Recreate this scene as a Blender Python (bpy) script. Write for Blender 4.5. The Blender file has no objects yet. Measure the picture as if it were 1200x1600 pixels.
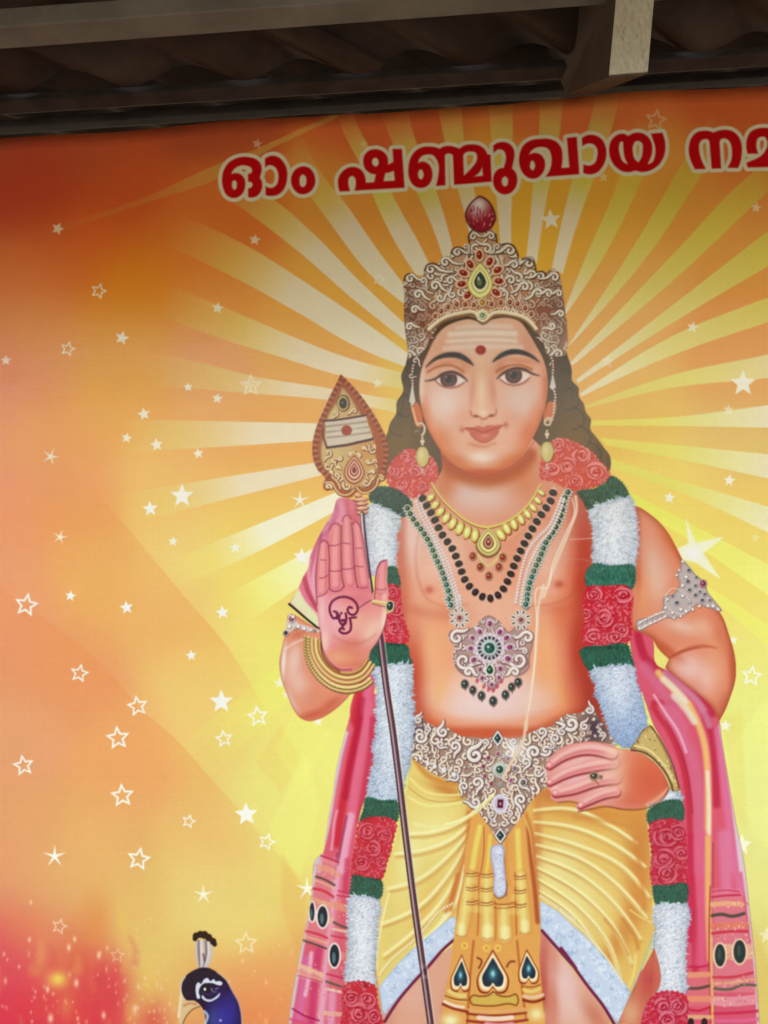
import bpy, bmesh, math, random
import numpy as np
from mathutils import Vector, Matrix
CAL = ''
# ------------------------------------------------------------------ camera, world, sun, exposure
scene = bpy.context.scene
col_ = scene.collection
CAM = Vector((0.0, -1.9, 1.5))
PITCH, YAW, ROLL = math.radians(12.0), 0.0, math.radians(3.0)
FPX = 1331.0                                   # focal length in pixels of the 1200 x 1600 picture
cam_d = bpy.data.cameras.new('camera'); cam = bpy.data.objects.new('camera', cam_d); col_.objects.link(cam)
RM = Matrix.Rotation(YAW, 3, 'Z') @ Matrix.Rotation(math.pi / 2 + PITCH, 3, 'X') @ Matrix.Rotation(-ROLL, 3, 'Z')
cam.location = CAM; cam.rotation_euler = RM.to_euler()
cam_d.sensor_fit = 'VERTICAL'; cam_d.sensor_height = 24.0; cam_d.lens = 24.0 * FPX / 1600.0
cam_d.clip_start = 0.05; cam_d.clip_end = 2000
scene.camera = cam
def ray(px, py):
    return RM @ Vector(((px - 600) / FPX, -(py - 800) / FPX, -1.0))
def at_y(px, py, y=0.0):
    d = ray(px, py); return CAM + d * ((y - CAM.y) / d.y)
def at_z(px, py, z):
    d = ray(px, py); return CAM + d * ((z - CAM.z) / d.z)
world = bpy.data.worlds.new('World'); scene.world = world; world.use_nodes = True
nt = world.node_tree; bgn = nt.nodes['Background']
sky = nt.nodes.new('ShaderNodeTexSky'); sky.sky_type = 'NISHITA'; sky.sun_disc = False
SUN_EL, SUN_AZ = math.radians(58), math.radians(20)      # high, behind the wall the banner hangs on
sky.sun_elevation = SUN_EL; sky.sun_rotation = SUN_AZ
sky.air_density = 1.0; sky.dust_density = 6.0; sky.ozone_density = 0.6
nt.links.new(sky.outputs[0], bgn.inputs[0]); bgn.inputs[1].default_value = 0.15
sl = bpy.data.lights.new('sun', 'SUN'); sl.energy = 0.5; sl.angle = math.radians(15); sl.color = (1.0, .95, .88)
so = bpy.data.objects.new('sun', sl); col_.objects.link(so)
sd = Vector((math.sin(SUN_AZ) * math.cos(SUN_EL), math.cos(SUN_AZ) * math.cos(SUN_EL), math.sin(SUN_EL)))
so.rotation_euler = sd.to_track_quat('Z', 'Y').to_euler(); so.location = (0, 3, 8)
vs = scene.view_settings; scene.display_settings.display_device = 'sRGB'
vs.view_transform = 'Standard'; vs.look = 'None'; vs.gamma = 1.0; vs.exposure = 3.6
vs.use_white_balance = True; vs.white_balance_temperature = 9800; vs.white_balance_tint = 12
scene.render.engine = 'CYCLES'
scene.cycles.max_bounces = 6


# ------------------------------------------------------------------ the print: a small 2-D painter
# The banner carries ONE flat print.  It is drawn here as a raster (colours of the ink only, no light),
# in the print's own coordinates (the unit is one print pixel).
S = 1.25
PX0, PY0, PX1, PY1 = -260.0, 110.0, 1480.0, 1800.0
W, H = int((PX1 - PX0) * S), int((PY1 - PY0) * S)
CV = np.zeros((H, W, 3), np.float32)
rng = np.random.default_rng(7)
CLIP = None
FR = dict(A=(330,180,2.6667), B=(760,160,2.727), C=(600,290,3.75), D=(600,480,3.75), E=(440,570,5.4545),
          F=(420,760,4.323), G=(600,680,3), H=(600,900,3.3333), I=(880,760,3.75), J=(600,1080,3.158),
          K=(820,1080,3.158), L=(440,1080,4.615), M=(440,1320,4.2857), N=(660,1280,5), O=(860,1300,3.529),
          P=(240,1420,6), Q=(0,1100,2.727), R=(0,180,3), T=(0,640,2.4), U=(860,280,3.077), V=(230,180,2.6667),
          W=(860,640,3.529), X=(540,130,3), Y=(0,400,4), a=(336,230,6.6667), b=(516,215,6.6667),
          c=(630,200,6), d=(800,190,4.615), e=(1050,180,8), Z=(0,0,1))

def pts(f, s):
    ox, oy, k = FR[f]
    out = []; cor = []; rad = []
    for w in s.split():
        if w[1:] == ':':
            ox, oy, k = FR[w[0]]; continue
        c = w.endswith('!')
        v = [float(t) for t in w.rstrip('!').split(',')]
        out.append((ox + v[0] / k, oy + v[1] / k)); cor.append(c)
        rad.append(v[2] / k if len(v) > 2 else 0.0)
    return np.array(out, np.float64), cor, np.array(rad)

def curve(P, cor=None, closed=False, n=6, extra=None):
    m = len(P)
    if cor is None: cor = [False] * m
    if m < 3 and not closed:
        return P if extra is None else (P, extra)
    out = []; ex = []
    segs = m if closed else m - 1
    def tan(i):
        if cor[i] or (not closed and (i == 0 or i == m - 1)): return None
        a, b, c = P[(i - 1) % m], P[i], P[(i + 1) % m]
        da = np.hypot(*(b - a)) + 1e-6; dc = np.hypot(*(c - b)) + 1e-6
        return ((b - a) / da * dc + (c - b) / dc * da) / (da + dc)
    T = [tan(i) for i in range(m)]
    for i in range(segs):
        j = (i + 1) % m
        d = P[j] - P[i]; L = np.hypot(*d)
        t0 = T[i] * L if T[i] is not None else None
        t1 = T[j] * L if T[j] is not None else None
        if t0 is None and t1 is None: t0 = t1 = d
        elif t0 is None: t0 = 1.5 * d - 0.5 * t1
        elif t1 is None: t1 = 1.5 * d - 0.5 * t0
        k = 1 if (T[i] is None and T[j] is None) else n
        for q in range(k):
            u = q / k; u2 = u * u; u3 = u2 * u
            out.append((2*u3-3*u2+1)*P[i] + (u3-2*u2+u)*t0 + (3*u2-2*u3)*P[j] + (u3-u2)*t1)
            if extra is not None: ex.append(extra[i] * (1 - u) + extra[j] * u)
    if not closed:
        out.append(P[-1])
        if extra is not None: ex.append(extra[-1])
    out = np.array(out)
    return out if extra is None else (out, np.array(ex))

def loop(f, s, smooth=True, n=6):
    P, c, _ = pts(f, s)
    return curve(P, c, True, n) if smooth else P

def mask(polys, pad=0):
    """anti-aliased even-odd coverage of one or more closed loops"""
    if isinstance(polys, np.ndarray): polys = [polys]
    Q = [(p - (PX0, PY0)) * S for p in polys]
    A = np.concatenate(Q)
    x0 = int(max(0, math.floor(A[:, 0].min()) - 1 - pad)); x1 = int(min(W, math.ceil(A[:, 0].max()) + 2 + pad))
    y0 = int(max(0, math.floor(A[:, 1].min()) - 1 - pad)); y1 = int(min(H, math.ceil(A[:, 1].max()) + 2 + pad))
    if x1 <= x0 or y1 <= y0: return (0, 0, np.zeros((1, 1), np.float32))
    w, h = x1 - x0, y1 - y0
    E0 = np.concatenate(Q); E1 = np.concatenate([np.roll(q, -1, 0) for q in Q])
    SS = 4
    ys = y0 + (np.arange(h * SS) + 0.5) / SS
    acc = np.zeros((h, w + 2), np.float32)
    for r, y in enumerate(ys):
        m = (E0[:, 1] <= y) != (E1[:, 1] <= y)
        if not m.any(): continue
        a = E0[m]; b = E1[m]
        xs = np.sort(a[:, 0] + (y - a[:, 1]) / (b[:, 1] - a[:, 1]) * (b[:, 0] - a[:, 0])) - x0
        xs = np.clip(xs, 0, w)
        i = xs.astype(int); fx = xs - i
        sg = np.where(np.arange(len(xs)) % 2 == 0, 1.0, -1.0)
        row = acc[r // SS]
        np.add.at(row, i, sg * (1 - fx)); np.add.at(row, i + 1, sg * fx)
    m = np.clip(np.cumsum(acc, 1)[:, :w] / SS, 0, 1).astype(np.float32)
    return (x0, y0, m)

def box(a, r, ax):
    if r < 1: return a
    a = np.moveaxis(a, ax, 0)
    p = np.concatenate([np.repeat(a[:1], r + 1, 0), a, np.repeat(a[-1:], r, 0)])
    c = np.cumsum(p, 0, dtype=np.float64)
    o = (c[2*r+1:] - c[:-2*r-1]) / (2*r+1)
    return np.moveaxis(o.astype(np.float32), 0, ax)

def blur(m, r):
    x0, y0, a = m
    k = max(1, int(round(r * S * 0.6)))
    p = 3 * k
    a = np.pad(a, p)
    for _ in range(3): a = box(box(a, k, 0), k, 1)
    X0 = max(0, x0 - p); Y0 = max(0, y0 - p)
    a = a[Y0 - (y0 - p):, X0 - (x0 - p):]
    a = a[:max(0, H - Y0), :max(0, W - X0)]
    return (X0, Y0, a)

def crop_to(m, x0, y0, w, h):
    mx, my, a = m
    o = np.zeros((h, w), np.float32)
    ax0 = max(x0, mx); ay0 = max(y0, my); ax1 = min(x0 + w, mx + a.shape[1]); ay1 = min(y0 + h, my + a.shape[0])
    if ax1 > ax0 and ay1 > ay0:
        o[ay0-y0:ay1-y0, ax0-x0:ax1-x0] = a[ay0-my:ay1-my, ax0-mx:ax1-mx]
    return o

def mul(m, n):
    x0, y0, a = m
    return (x0, y0, a * crop_to(n, x0, y0, a.shape[1], a.shape[0]))
def sub(m, n):
    x0, y0, a = m
    return (x0, y0, a * (1 - crop_to(n, x0, y0, a.shape[1], a.shape[0])))

def col(c): return np.array(c, np.float32) / 255.0

def put(m, c, alpha=1.0):
    x0, y0, a = m
    if a.size == 0: return
    h, w = a.shape
    if CLIP is not None: a = a * crop_to(CLIP, x0, y0, w, h)
    a = (a * alpha)[..., None]
    R = CV[y0:y0+h, x0:x0+w]
    a = a[:R.shape[0], :R.shape[1]]
    c = col(c) if not (isinstance(c, np.ndarray) and c.ndim == 3) else c[:R.shape[0], :R.shape[1]]
    R += (c - R) * a

def clip(m):
    global CLIP
    CLIP = m

def win(cx, cy, rx, ry):
    x0 = int(max(0, (cx - rx - PX0) * S - 1)); x1 = int(min(W, (cx + rx - PX0) * S + 2))
    y0 = int(max(0, (cy - ry - PY0) * S - 1)); y1 = int(min(H, (cy + ry - PY0) * S + 2))
    if x1 <= x0 or y1 <= y0: return None
    X = PX0 + (np.arange(x0, x1, dtype=np.float32) + .5) / S; Y = PY0 + (np.arange(y0, y1, dtype=np.float32) + .5) / S
    return x0, y0, X[None, :], Y[:, None]

def ell(cx, cy, rx, ry, c, a=1.0, ang=0.0):
    R = max(rx, ry) + 1.5
    w = win(cx, cy, R, R)
    if w is None: return
    x0, y0, X, Y = w
    ca, sa = math.cos(math.radians(ang)), math.sin(math.radians(ang))
    u = (X - cx) * ca + (Y - cy) * sa; v = -(X - cx) * sa + (Y - cy) * ca
    d = (1 - np.sqrt((u / rx) ** 2 + (v / ry) ** 2)) * min(rx, ry) * S + .5
    put((x0, y0, np.clip(d, 0, 1)), c, a)

def blob(cx, cy, rx, ry, c, a=1.0, ang=0.0, p=1.0):
    """soft patch of ink"""
    R = 2.4 * max(rx, ry)
    w = win(cx, cy, R, R)
    if w is None: return
    x0, y0, X, Y = w
    ca, sa = math.cos(math.radians(ang)), math.sin(math.radians(ang))
    u = (X - cx) * ca + (Y - cy) * sa; v = -(X - cx) * sa + (Y - cy) * ca
    put((x0, y0, np.exp(-((u / rx) ** 2 + (v / ry) ** 2) ** p)), c, a)

def stroke(P, r, c, a=1.0, soft=0.0):
    """round brush along a polyline; r one radius or one per point; soft = width of the faded rim"""
    P = np.asarray(P, np.float64)
    r = np.full(len(P), float(r)) if np.ndim(r) == 0 else np.asarray(r, float)
    R = r.max() + soft + 1.5
    x0 = int(max(0, (P[:, 0].min() - R - PX0) * S)); x1 = int(min(W, (P[:, 0].max() + R - PX0) * S + 1))
    y0 = int(max(0, (P[:, 1].min() - R - PY0) * S)); y1 = int(min(H, (P[:, 1].max() + R - PY0) * S + 1))
    if x1 <= x0 or y1 <= y0: return
    acc = np.zeros((y1 - y0, x1 - x0), np.float32)
    for i in range(len(P) - 1):
        p, q = P[i], P[i + 1]; rr = max(r[i], r[i + 1]) + soft + 1.2
        a0 = int(max(x0, (min(p[0], q[0]) - rr - PX0) * S)); a1 = int(min(x1, (max(p[0], q[0]) + rr - PX0) * S + 1))
        b0 = int(max(y0, (min(p[1], q[1]) - rr - PY0) * S)); b1 = int(min(y1, (max(p[1], q[1]) + rr - PY0) * S + 1))
        if a1 <= a0 or b1 <= b0: continue
        X = (PX0 + (np.arange(a0, a1) + .5) / S - p[0])[None, :]; Y = (PY0 + (np.arange(b0, b1) + .5) / S - p[1])[:, None]
        dx, dy = q - p; L2 = dx * dx + dy * dy + 1e-9
        t = np.clip((X * dx + Y * dy) / L2, 0, 1)
        d = np.hypot(X - t * dx, Y - t * dy); rad = r[i] + (r[i + 1] - r[i]) * t
        if soft > 0: v = np.clip((rad + soft - d) / (2 * soft), 0, 1); v = v * v * (3 - 2 * v)
        else: v = np.clip((rad - d) * S + .5, 0, 1)
        sl = acc[b0-y0:b1-y0, a0-x0:a1-x0]
        np.maximum(sl, v, out=sl)
    put((x0, y0, acc), c, a)

def line(f, s, c, r=None, a=1.0, soft=0.0, closed=False, n=6, k=1.0):
    P, cor, rad = pts(f, s)
    if r is not None: rad = np.full(len(P), float(r))
    if len(P) > 2: P, rad = curve(P, cor, closed, n, rad)
    stroke(P, np.asarray(rad) * k, c, a, soft)

def shape(f, s, c, a=1.0, soft=0.0, smooth=True):
    m = mask(loop(f, s, smooth))
    put(blur(m, soft) if soft else m, c, a)
    return m

def hexc(h): return tuple(int(h[i:i+2], 16) for i in (0, 2, 4))
PATCH = {}          # outlines kept for the mesh pieces: name -> list of (label, polygon)
def keep(name, poly, label=None): PATCH.setdefault(name, []).append((label, np.array(poly)))

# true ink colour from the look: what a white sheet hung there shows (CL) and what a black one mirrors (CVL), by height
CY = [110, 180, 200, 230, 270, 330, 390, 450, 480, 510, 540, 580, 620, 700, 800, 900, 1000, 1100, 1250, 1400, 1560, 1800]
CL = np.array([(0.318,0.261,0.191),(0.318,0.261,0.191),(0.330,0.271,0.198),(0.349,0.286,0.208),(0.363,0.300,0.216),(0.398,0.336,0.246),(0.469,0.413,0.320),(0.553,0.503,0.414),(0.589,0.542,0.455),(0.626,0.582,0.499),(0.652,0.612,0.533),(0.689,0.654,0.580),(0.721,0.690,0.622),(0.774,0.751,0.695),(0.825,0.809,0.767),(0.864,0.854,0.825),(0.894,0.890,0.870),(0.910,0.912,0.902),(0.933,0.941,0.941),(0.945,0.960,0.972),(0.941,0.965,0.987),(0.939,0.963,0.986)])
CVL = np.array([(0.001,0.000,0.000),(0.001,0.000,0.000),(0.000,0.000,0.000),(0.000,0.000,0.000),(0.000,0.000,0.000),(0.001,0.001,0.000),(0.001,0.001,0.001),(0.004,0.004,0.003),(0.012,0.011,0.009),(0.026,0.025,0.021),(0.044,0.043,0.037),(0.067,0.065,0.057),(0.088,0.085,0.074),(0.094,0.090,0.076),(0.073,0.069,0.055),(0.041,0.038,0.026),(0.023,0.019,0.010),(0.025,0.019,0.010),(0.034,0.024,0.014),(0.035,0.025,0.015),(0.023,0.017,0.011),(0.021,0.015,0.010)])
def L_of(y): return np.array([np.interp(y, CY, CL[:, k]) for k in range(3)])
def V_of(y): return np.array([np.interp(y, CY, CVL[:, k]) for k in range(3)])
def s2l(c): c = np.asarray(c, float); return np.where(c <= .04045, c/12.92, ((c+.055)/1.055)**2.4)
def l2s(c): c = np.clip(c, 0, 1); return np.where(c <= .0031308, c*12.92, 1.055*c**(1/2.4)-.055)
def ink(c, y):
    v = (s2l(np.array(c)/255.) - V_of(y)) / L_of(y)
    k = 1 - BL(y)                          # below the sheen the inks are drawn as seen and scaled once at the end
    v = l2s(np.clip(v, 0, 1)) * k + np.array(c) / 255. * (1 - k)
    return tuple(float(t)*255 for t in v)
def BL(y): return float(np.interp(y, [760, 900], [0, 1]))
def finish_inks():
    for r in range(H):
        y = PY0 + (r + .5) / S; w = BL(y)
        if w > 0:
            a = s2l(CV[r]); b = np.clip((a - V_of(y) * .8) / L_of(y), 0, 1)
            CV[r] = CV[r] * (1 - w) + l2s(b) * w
# ------------------------------------------------------------------ background of the print
def paint_background():
    K = [(0,170,(118,46,18)),(150,220,(126,50,18)),(300,180,(115,45,15)),(600,170,(140,58,20)),(900,160,(150,68,24)),(1200,140,(140,58,20)),
         (-200,300,(130,34,40)),(60,300,(138,46,18)),(200,290,(150,58,18)),(330,330,(176,76,24)),(1200,230,(148,62,20)),(1190,290,(172,92,32)),
         (130,370,(178,74,24)),(300,380,(188,90,28)),(60,420,(188,92,40)),(200,450,(196,108,42)),(350,470,(210,120,50)),(-200,600,(215,125,120)),
         (60,520,(212,134,92)),(200,540,(222,146,94)),(330,560,(224,146,96)),(450,520,(215,145,70)),(560,420,(216,130,48)),(560,330,(198,100,32)),
         (700,330,(200,104,34)),(820,330,(200,116,30)),(950,330,(192,112,32)),(1060,330,(188,104,34)),(1180,380,(196,114,44)),(1000,450,(208,134,62)),
         (1150,500,(205,130,60)),(950,560,(212,155,85)),(1150,580,(212,145,75)),(1000,640,(220,175,90)),(1150,690,(218,180,105)),
         (10,600,(222,136,112)),(60,680,(228,154,100)),(200,620,(226,156,94)),(330,660,(228,160,92)),(430,680,(224,160,85)),
         (480,590,(220,160,90)),(20,760,(236,144,112)),(110,780,(240,152,102)),(260,760,(238,178,98)),(420,790,(240,185,95)),
         (20,900,(240,150,115)),(150,900,(248,175,110)),(280,870,(250,195,110)),(380,880,(250,205,100)),(460,960,(245,215,110)),
         (250,960,(252,195,115)),(330,1040,(250,215,120)),(430,1030,(240,235,115)),(20,1010,(240,160,115)),(110,1060,(245,165,108)),
         (20,1150,(240,175,125)),(200,1180,(247,180,108)),(330,1140,(245,205,115)),(430,1130,(240,228,120)),(500,1200,(240,236,125)),
         (20,1300,(238,175,110)),(150,1320,(240,185,108)),(330,1320,(242,200,115)),(430,1260,(240,228,125)),(470,1300,(240,232,120)),
         (60,1400,(235,180,105)),(200,1420,(238,190,105)),(330,1400,(238,212,120)),(420,1420,(238,212,115)),(460,1520,(240,170,95)),
         (230,1520,(235,205,110)),(420,1580,(238,150,90)),(300,1560,(236,170,95)),(250,1700,(235,120,90)),(-200,1500,(225,60,100)),
         (1050,760,(238,205,105)),(1150,760,(235,195,105)),(1100,860,(240,212,105)),(1180,900,(240,212,105)),(1180,1000,(240,228,120)),
         (1180,1100,(236,236,130)),(1160,1250,(236,236,140)),(1180,1400,(232,225,130)),(1190,1500,(230,200,105)),(1190,1590,(228,200,105)),
         (1400,300,(150,75,20)),(1400,700,(215,180,100)),(1400,1100,(236,226,125)),(1450,1500,(235,180,100)),(1400,1750,(230,110,90)),(700,1700,(238,170,95)),(700,1300,(240,235,130)),(700,900,(240,225,110)),(700,600,(220,180,90))]
    gx = np.linspace(PX0, PX1, 88); gy = np.linspace(PY0, PY1, 86)
    X, Y = np.meshgrid(gx, gy)
    num = np.zeros(X.shape + (3,)); den = np.zeros(X.shape)
    for x, y, c in K:
        if y < 950: q = 1.05 if x < 480 else 1.03; c = tuple(min(255, v * q) for v in c)
        if x < 480 and 440 < y < 960: c = (min(255, c[0] + 6), c[1], max(0, c[2] - (16 if x < 250 else 0)))
        w = np.exp(-((X - x)**2 + (Y - y)**2) / 62.0**2) + 1e-5 * 60.0**4 / (((X - x)**2 + (Y - y)**2 + 900.)**2)*90
        num += w[..., None] * (np.array(ink((c[0], c[1], min(255, c[2] + 8)), y)) / 255.); den += w
    G = (num / den[..., None]).astype(np.float32)
    up_into(G)

def up_into(G):
    h, w = G.shape[:2]
    yy = np.linspace(0, h - 1, H, dtype=np.float32); xx = np.linspace(0, w - 1, W, dtype=np.float32)
    y0 = np.minimum(yy.astype(int), h - 2); fy = (yy - y0)[:, None, None]
    t = G[y0] * (1 - fy) + G[y0 + 1] * fy
    x0 = np.minimum(xx.astype(int), w - 2); fx = (xx - x0)[None, :, None]
    CV[:] = t[:, x0] * (1 - fx) + t[:, x0 + 1] * fx

def sunray(f, s, c, a0, a1, smooth=True):
    """one sunbeam: s = outer-left, ..., outer-right loop; first point far end, fades from a0 (far) to a1 (near)"""
    P, cor, _ = pts(f, s)
    n = len(P) // 2
    A, B = P[:n], P[n:][::-1]
    if n > 2: A = curve(A); B = curve(B)
    poly = np.concatenate([A, B[::-1]])
    m = mask(poly)
    x0, y0, arr = m
    far = (A[0] + B[0]) / 2; near = (A[-1] + B[-1]) / 2
    d = near - far; L2 = (d**2).sum()
    X = PX0 + (np.arange(x0, x0 + arr.shape[1]) + .5) / S - far[0]; Y = PY0 + (np.arange(y0, y0 + arr.shape[0]) + .5) / S - far[1]
    t = np.clip((X[None] * d[0] + Y[:, None] * d[1]) / L2, 0, 1)
    return (x0, y0, arr), t.astype(np.float32)

def beam(f, s, stops):
    """stops: (t, colour, alpha) from the far end (0) to the near end (1)"""
    m, t = sunray(f, s, None, 0, 0)
    T = [q[0] for q in stops]
    C = np.stack([np.interp(t, T, [q[1][k] / 255. for q in stops]) for k in range(3)], -1).astype(np.float32)
    A = np.interp(t, T, [q[2] for q in stops]).astype(np.float32)
    if stops[0][2] > .2: A = A * np.clip(t / .22, 0, 1)            # the far end of every beam dies away
    put((m[0], m[1], m[2] * A), C)
PALE = (248,238,212); YEL = (244,222,124); OL = (238,196,104); LEM = (240,238,120)
def paint_rays():
    p = lambda y, c: ink(c, y)
    # left fan, from the top round to the bottom: far-side edge then near-side edge
    top = [(0, YEL, .35), (.5, YEL, .8), (1, YEL, .9)]
    W_ = [(0, YEL, .0), (.25, YEL, .55), (.5, PALE, .9), (1, PALE, 1)]
    beam('V', '-500,480 0,330 290,205 480,130 640,55 780,-10 800,2 640,80 500,150 300,262 0,358 -500,520', [(0, OL, .0), (.35, OL, .25), (.6, OL, .6), (1, OL, .6)])
    beam('V', '100,395 420,545 650,690 860,830 1100,1005 1100,1060 860,960 640,830 400,695 80,540', W_)
    beam('V', '330,270 520,345 680,480 880,685 1100,895 1100,960 850,760 640,575 370,370 200,260', [(0, YEL, 0), (.28, YEL, .75), (.5, PALE, .95), (1, PALE, 1)])
    beam('V', '640,60 720,230 830,370 950,545 1100,745 1100,810 920,655 800,500 690,350 560,190', [(0, OL, .1), (.3, YEL, .8), (.5, PALE, .95), (1, PALE, 1)])
    beam('V', '60,690 320,800 540,895 800,1000 1100,1085 1100,1150 760,1075 560,1010 350,945 40,830', [(0, YEL, 0), (.3, YEL, .6), (.55, PALE, .85), (.8, PALE, .9), (1, YEL, .8)])
    beam('V', '0,985 220,1030 430,1085 760,1140 1100,1200 1100,1255 760,1190 430,1160 200,1140 0,1120', [(0, YEL, 0), (.25, YEL, .5), (.55, PALE, .8), (.8, PALE, .85), (1, YEL, .8)])
    beam('T', '460,36 1300,56 1300,112 420,165', [(0, YEL, 0), (.25, YEL, .5), (.6, PALE, .85), (1, PALE, .95)])
    beam('T', '440,318 1300,182 1300,224 440,440', [(0, YEL, 0), (.2, YEL, .35), (.55, PALE, .85), (1, PALE, .95)])
    beam('T', '600,580 1180,345 1300,296 1300,360 700,650 640,672', [(0, YEL, 0), (.25, YEL, .6), (.55, (252,246,215), .95), (1, (252,246,215), 1)])
    beam('T', '800,720 1300,455 1300,545 880,830', [(0, YEL, 0), (.3, (250,240,140), .7), (.75, (254,248,205), .95), (1, (254,248,205), 1)])
    beam('Z', '250,1190 470,1010 470,1075 300,1240', [(0, LEM, 0), (1, LEM, .6)])
    # top fan
    for s in ('590,150 631,305 665,400 690,402 690,402', ):
        pass
    yt = [(0, OL, .75), (.35, YEL, .85), (.5, (236,228,110), .95), (.72, PALE, .95), (1, PALE, 1)]
    beam('X', '-50,100 -20,200 60,360 130,530 220,720 330,900 420,900 330,720 225,530 150,360 60,200 20,110', yt)
    beam('X', '160,110 210,250 270,380 335,510 410,680 470,860 520,860 490,720 425,500 380,380 325,250 290,100', yt)
    beam('X', '425,60 462,250 495,380 527,495 560,620 590,760 640,760 620,620 598,470 570,380 555,250 545,60', yt)
    beam('X', '670,50 684,250 700,400 708,540 716,640 724,760 776,760 776,640 780,540 782,400 785,250 785,50', yt)
    beam('X', '912,20 905,250 893,400 878,480 865,640 845,820 895,850 925,640 955,480 980,400 1000,250 1025,20', yt)
    beam('X', '1180,30 1140,200 1100,340 1055,480 1010,660 965,870 1015,900 1080,680 1150,480 1200,340 1250,200 1290,30', yt)
    U_ = [(0, (232,186,84), .6), (.4, (240,222,104), .9), (.75, (244,230,140), .95), (1, PALE, .95)]
    beam('U', '810,-360 330,0 75,590 78,640 435,0 980,-380', U_) if 0 else None
    beam('U', '420,-300 330,0 150,420 60,650 75,650 230,420 440,0 560,-300', U_)
    beam('U', '760,-300 590,0 420,290 80,810 95,800 520,300 715,0 950,-300', U_)
    beam('U', '1180,-180 935,0 620,330 90,890 105,900 690,400 1046,60 1300,-160', U_)
    beam('U', '1760,-290 1046,250 700,520 120,970 130,985 740,600 1046,420 1760,20', U_)
    beam('U', '1850,270 1046,570 600,750 140,1035 145,1050 560,860 1046,690 1850,460', U_)
    beam('U', '1850,640 1046,845 600,940 160,1095 160,1110 560,1010 1046,958 1850,850', [(0,PALE,.8),(.3,PALE,.8),(.7,(240,232,120),.85),(1,(240,225,110),.7)])
    E_ = [(0,PALE,.95),(.45,PALE,.95),(.6,(244,238,170),.9),(.8,(242,234,110),.85),(1,(242,230,100),.8)]
    beam('U', '1850,990 1046,1088 600,1145 170,1165 170,1188 600,1190 1046,1196 1850,1204', E_)
    beam('W', '2100,380 1200,248 700,200 270,160 300,200 700,275 1200,380 2100,560', E_)
    beam('W', '2100,835 1200,535 700,390 320,270 340,330 700,450 1200,675 2100,1060', E_)
    beam('W', '2100,1260 1200,850 830,660 420,450 440,520 830,765 1200,1020 2100,1630', [(0,(244,240,150),.95),(.5,(244,240,140),.9),(1,(240,240,100),.85)])
    beam('W', '1700,1500 1200,1180 850,960 850,1000 1200,1300 1700,1700', [(0,LEM,.6),(1,LEM,.75)])
    # big soft arcs on the left: the inside is a little more orange
    A1 = loop('Z', '-260,480! -120,540 25,648 83,702 158,777 233,865 292,936 346,998 400,1082 440,1160 480,1300 500,1800! -260,1800!', n=8)
    m = mask(A1)
    x0, y0, a = m
    X = PX0 + (np.arange(x0, x0 + a.shape[1]) + .5) / S
    Y = PY0 + (np.arange(y0, y0 + a.shape[0]) + .5) / S
    fade = np.clip((1120 - Y) / 120, 0, 1)[:, None] * (0.35 + .65*np.clip((X+50)/250,0,1))[None]
    put((x0, y0, a * fade.astype(np.float32)), (250,150,80), .34)
    A2 = loop('Z', '-260,780! -100,850 0,915 62,961 125,1007 180,1060 220,1107 275,1155 330,1217 367,1258 411,1309 445,1345 480,1390 520,1500 520,1800! -260,1800!', n=8)
    m = mask(A2); x0, y0, a = m
    Y = PY0 + (np.arange(y0, y0 + a.shape[0]) + .5) / S
    put((x0, y0, a * np.clip((1400 - Y) / 200, 0, 1)[:, None].astype(np.float32)), (245,140,80), .28)
    # faint facets in the yellow ground
    for s, c, al in (('440,1130 470,1185 440,1240 400,1190', (240,205,110), .35), ('470,1090 520,1150 470,1230 430,1170', (246,246,130), .3),
                     ('420,1290 480,1180 500,1260 470,1370 440,1345', (246,246,140), .35), ('440,1330 480,1400 470,1500 440,1420', (240,170,90), .3)):
        put(blur(mask(loop('Z', s, False)), 3), c, al)
    for s, c, al in (('1120,1200 1200,1090 1300,1200 1200,1330', (246,250,150), .35), ('1130,1120 1160,1110 1170,1300 1150,1280', (236,215,110), .35),('1150,1370 1200,1300 1260,1420 1200,1500', (240,240,150), .3)):
        put(blur(mask(loop('Z', s, False)), 4), c, al)

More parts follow.
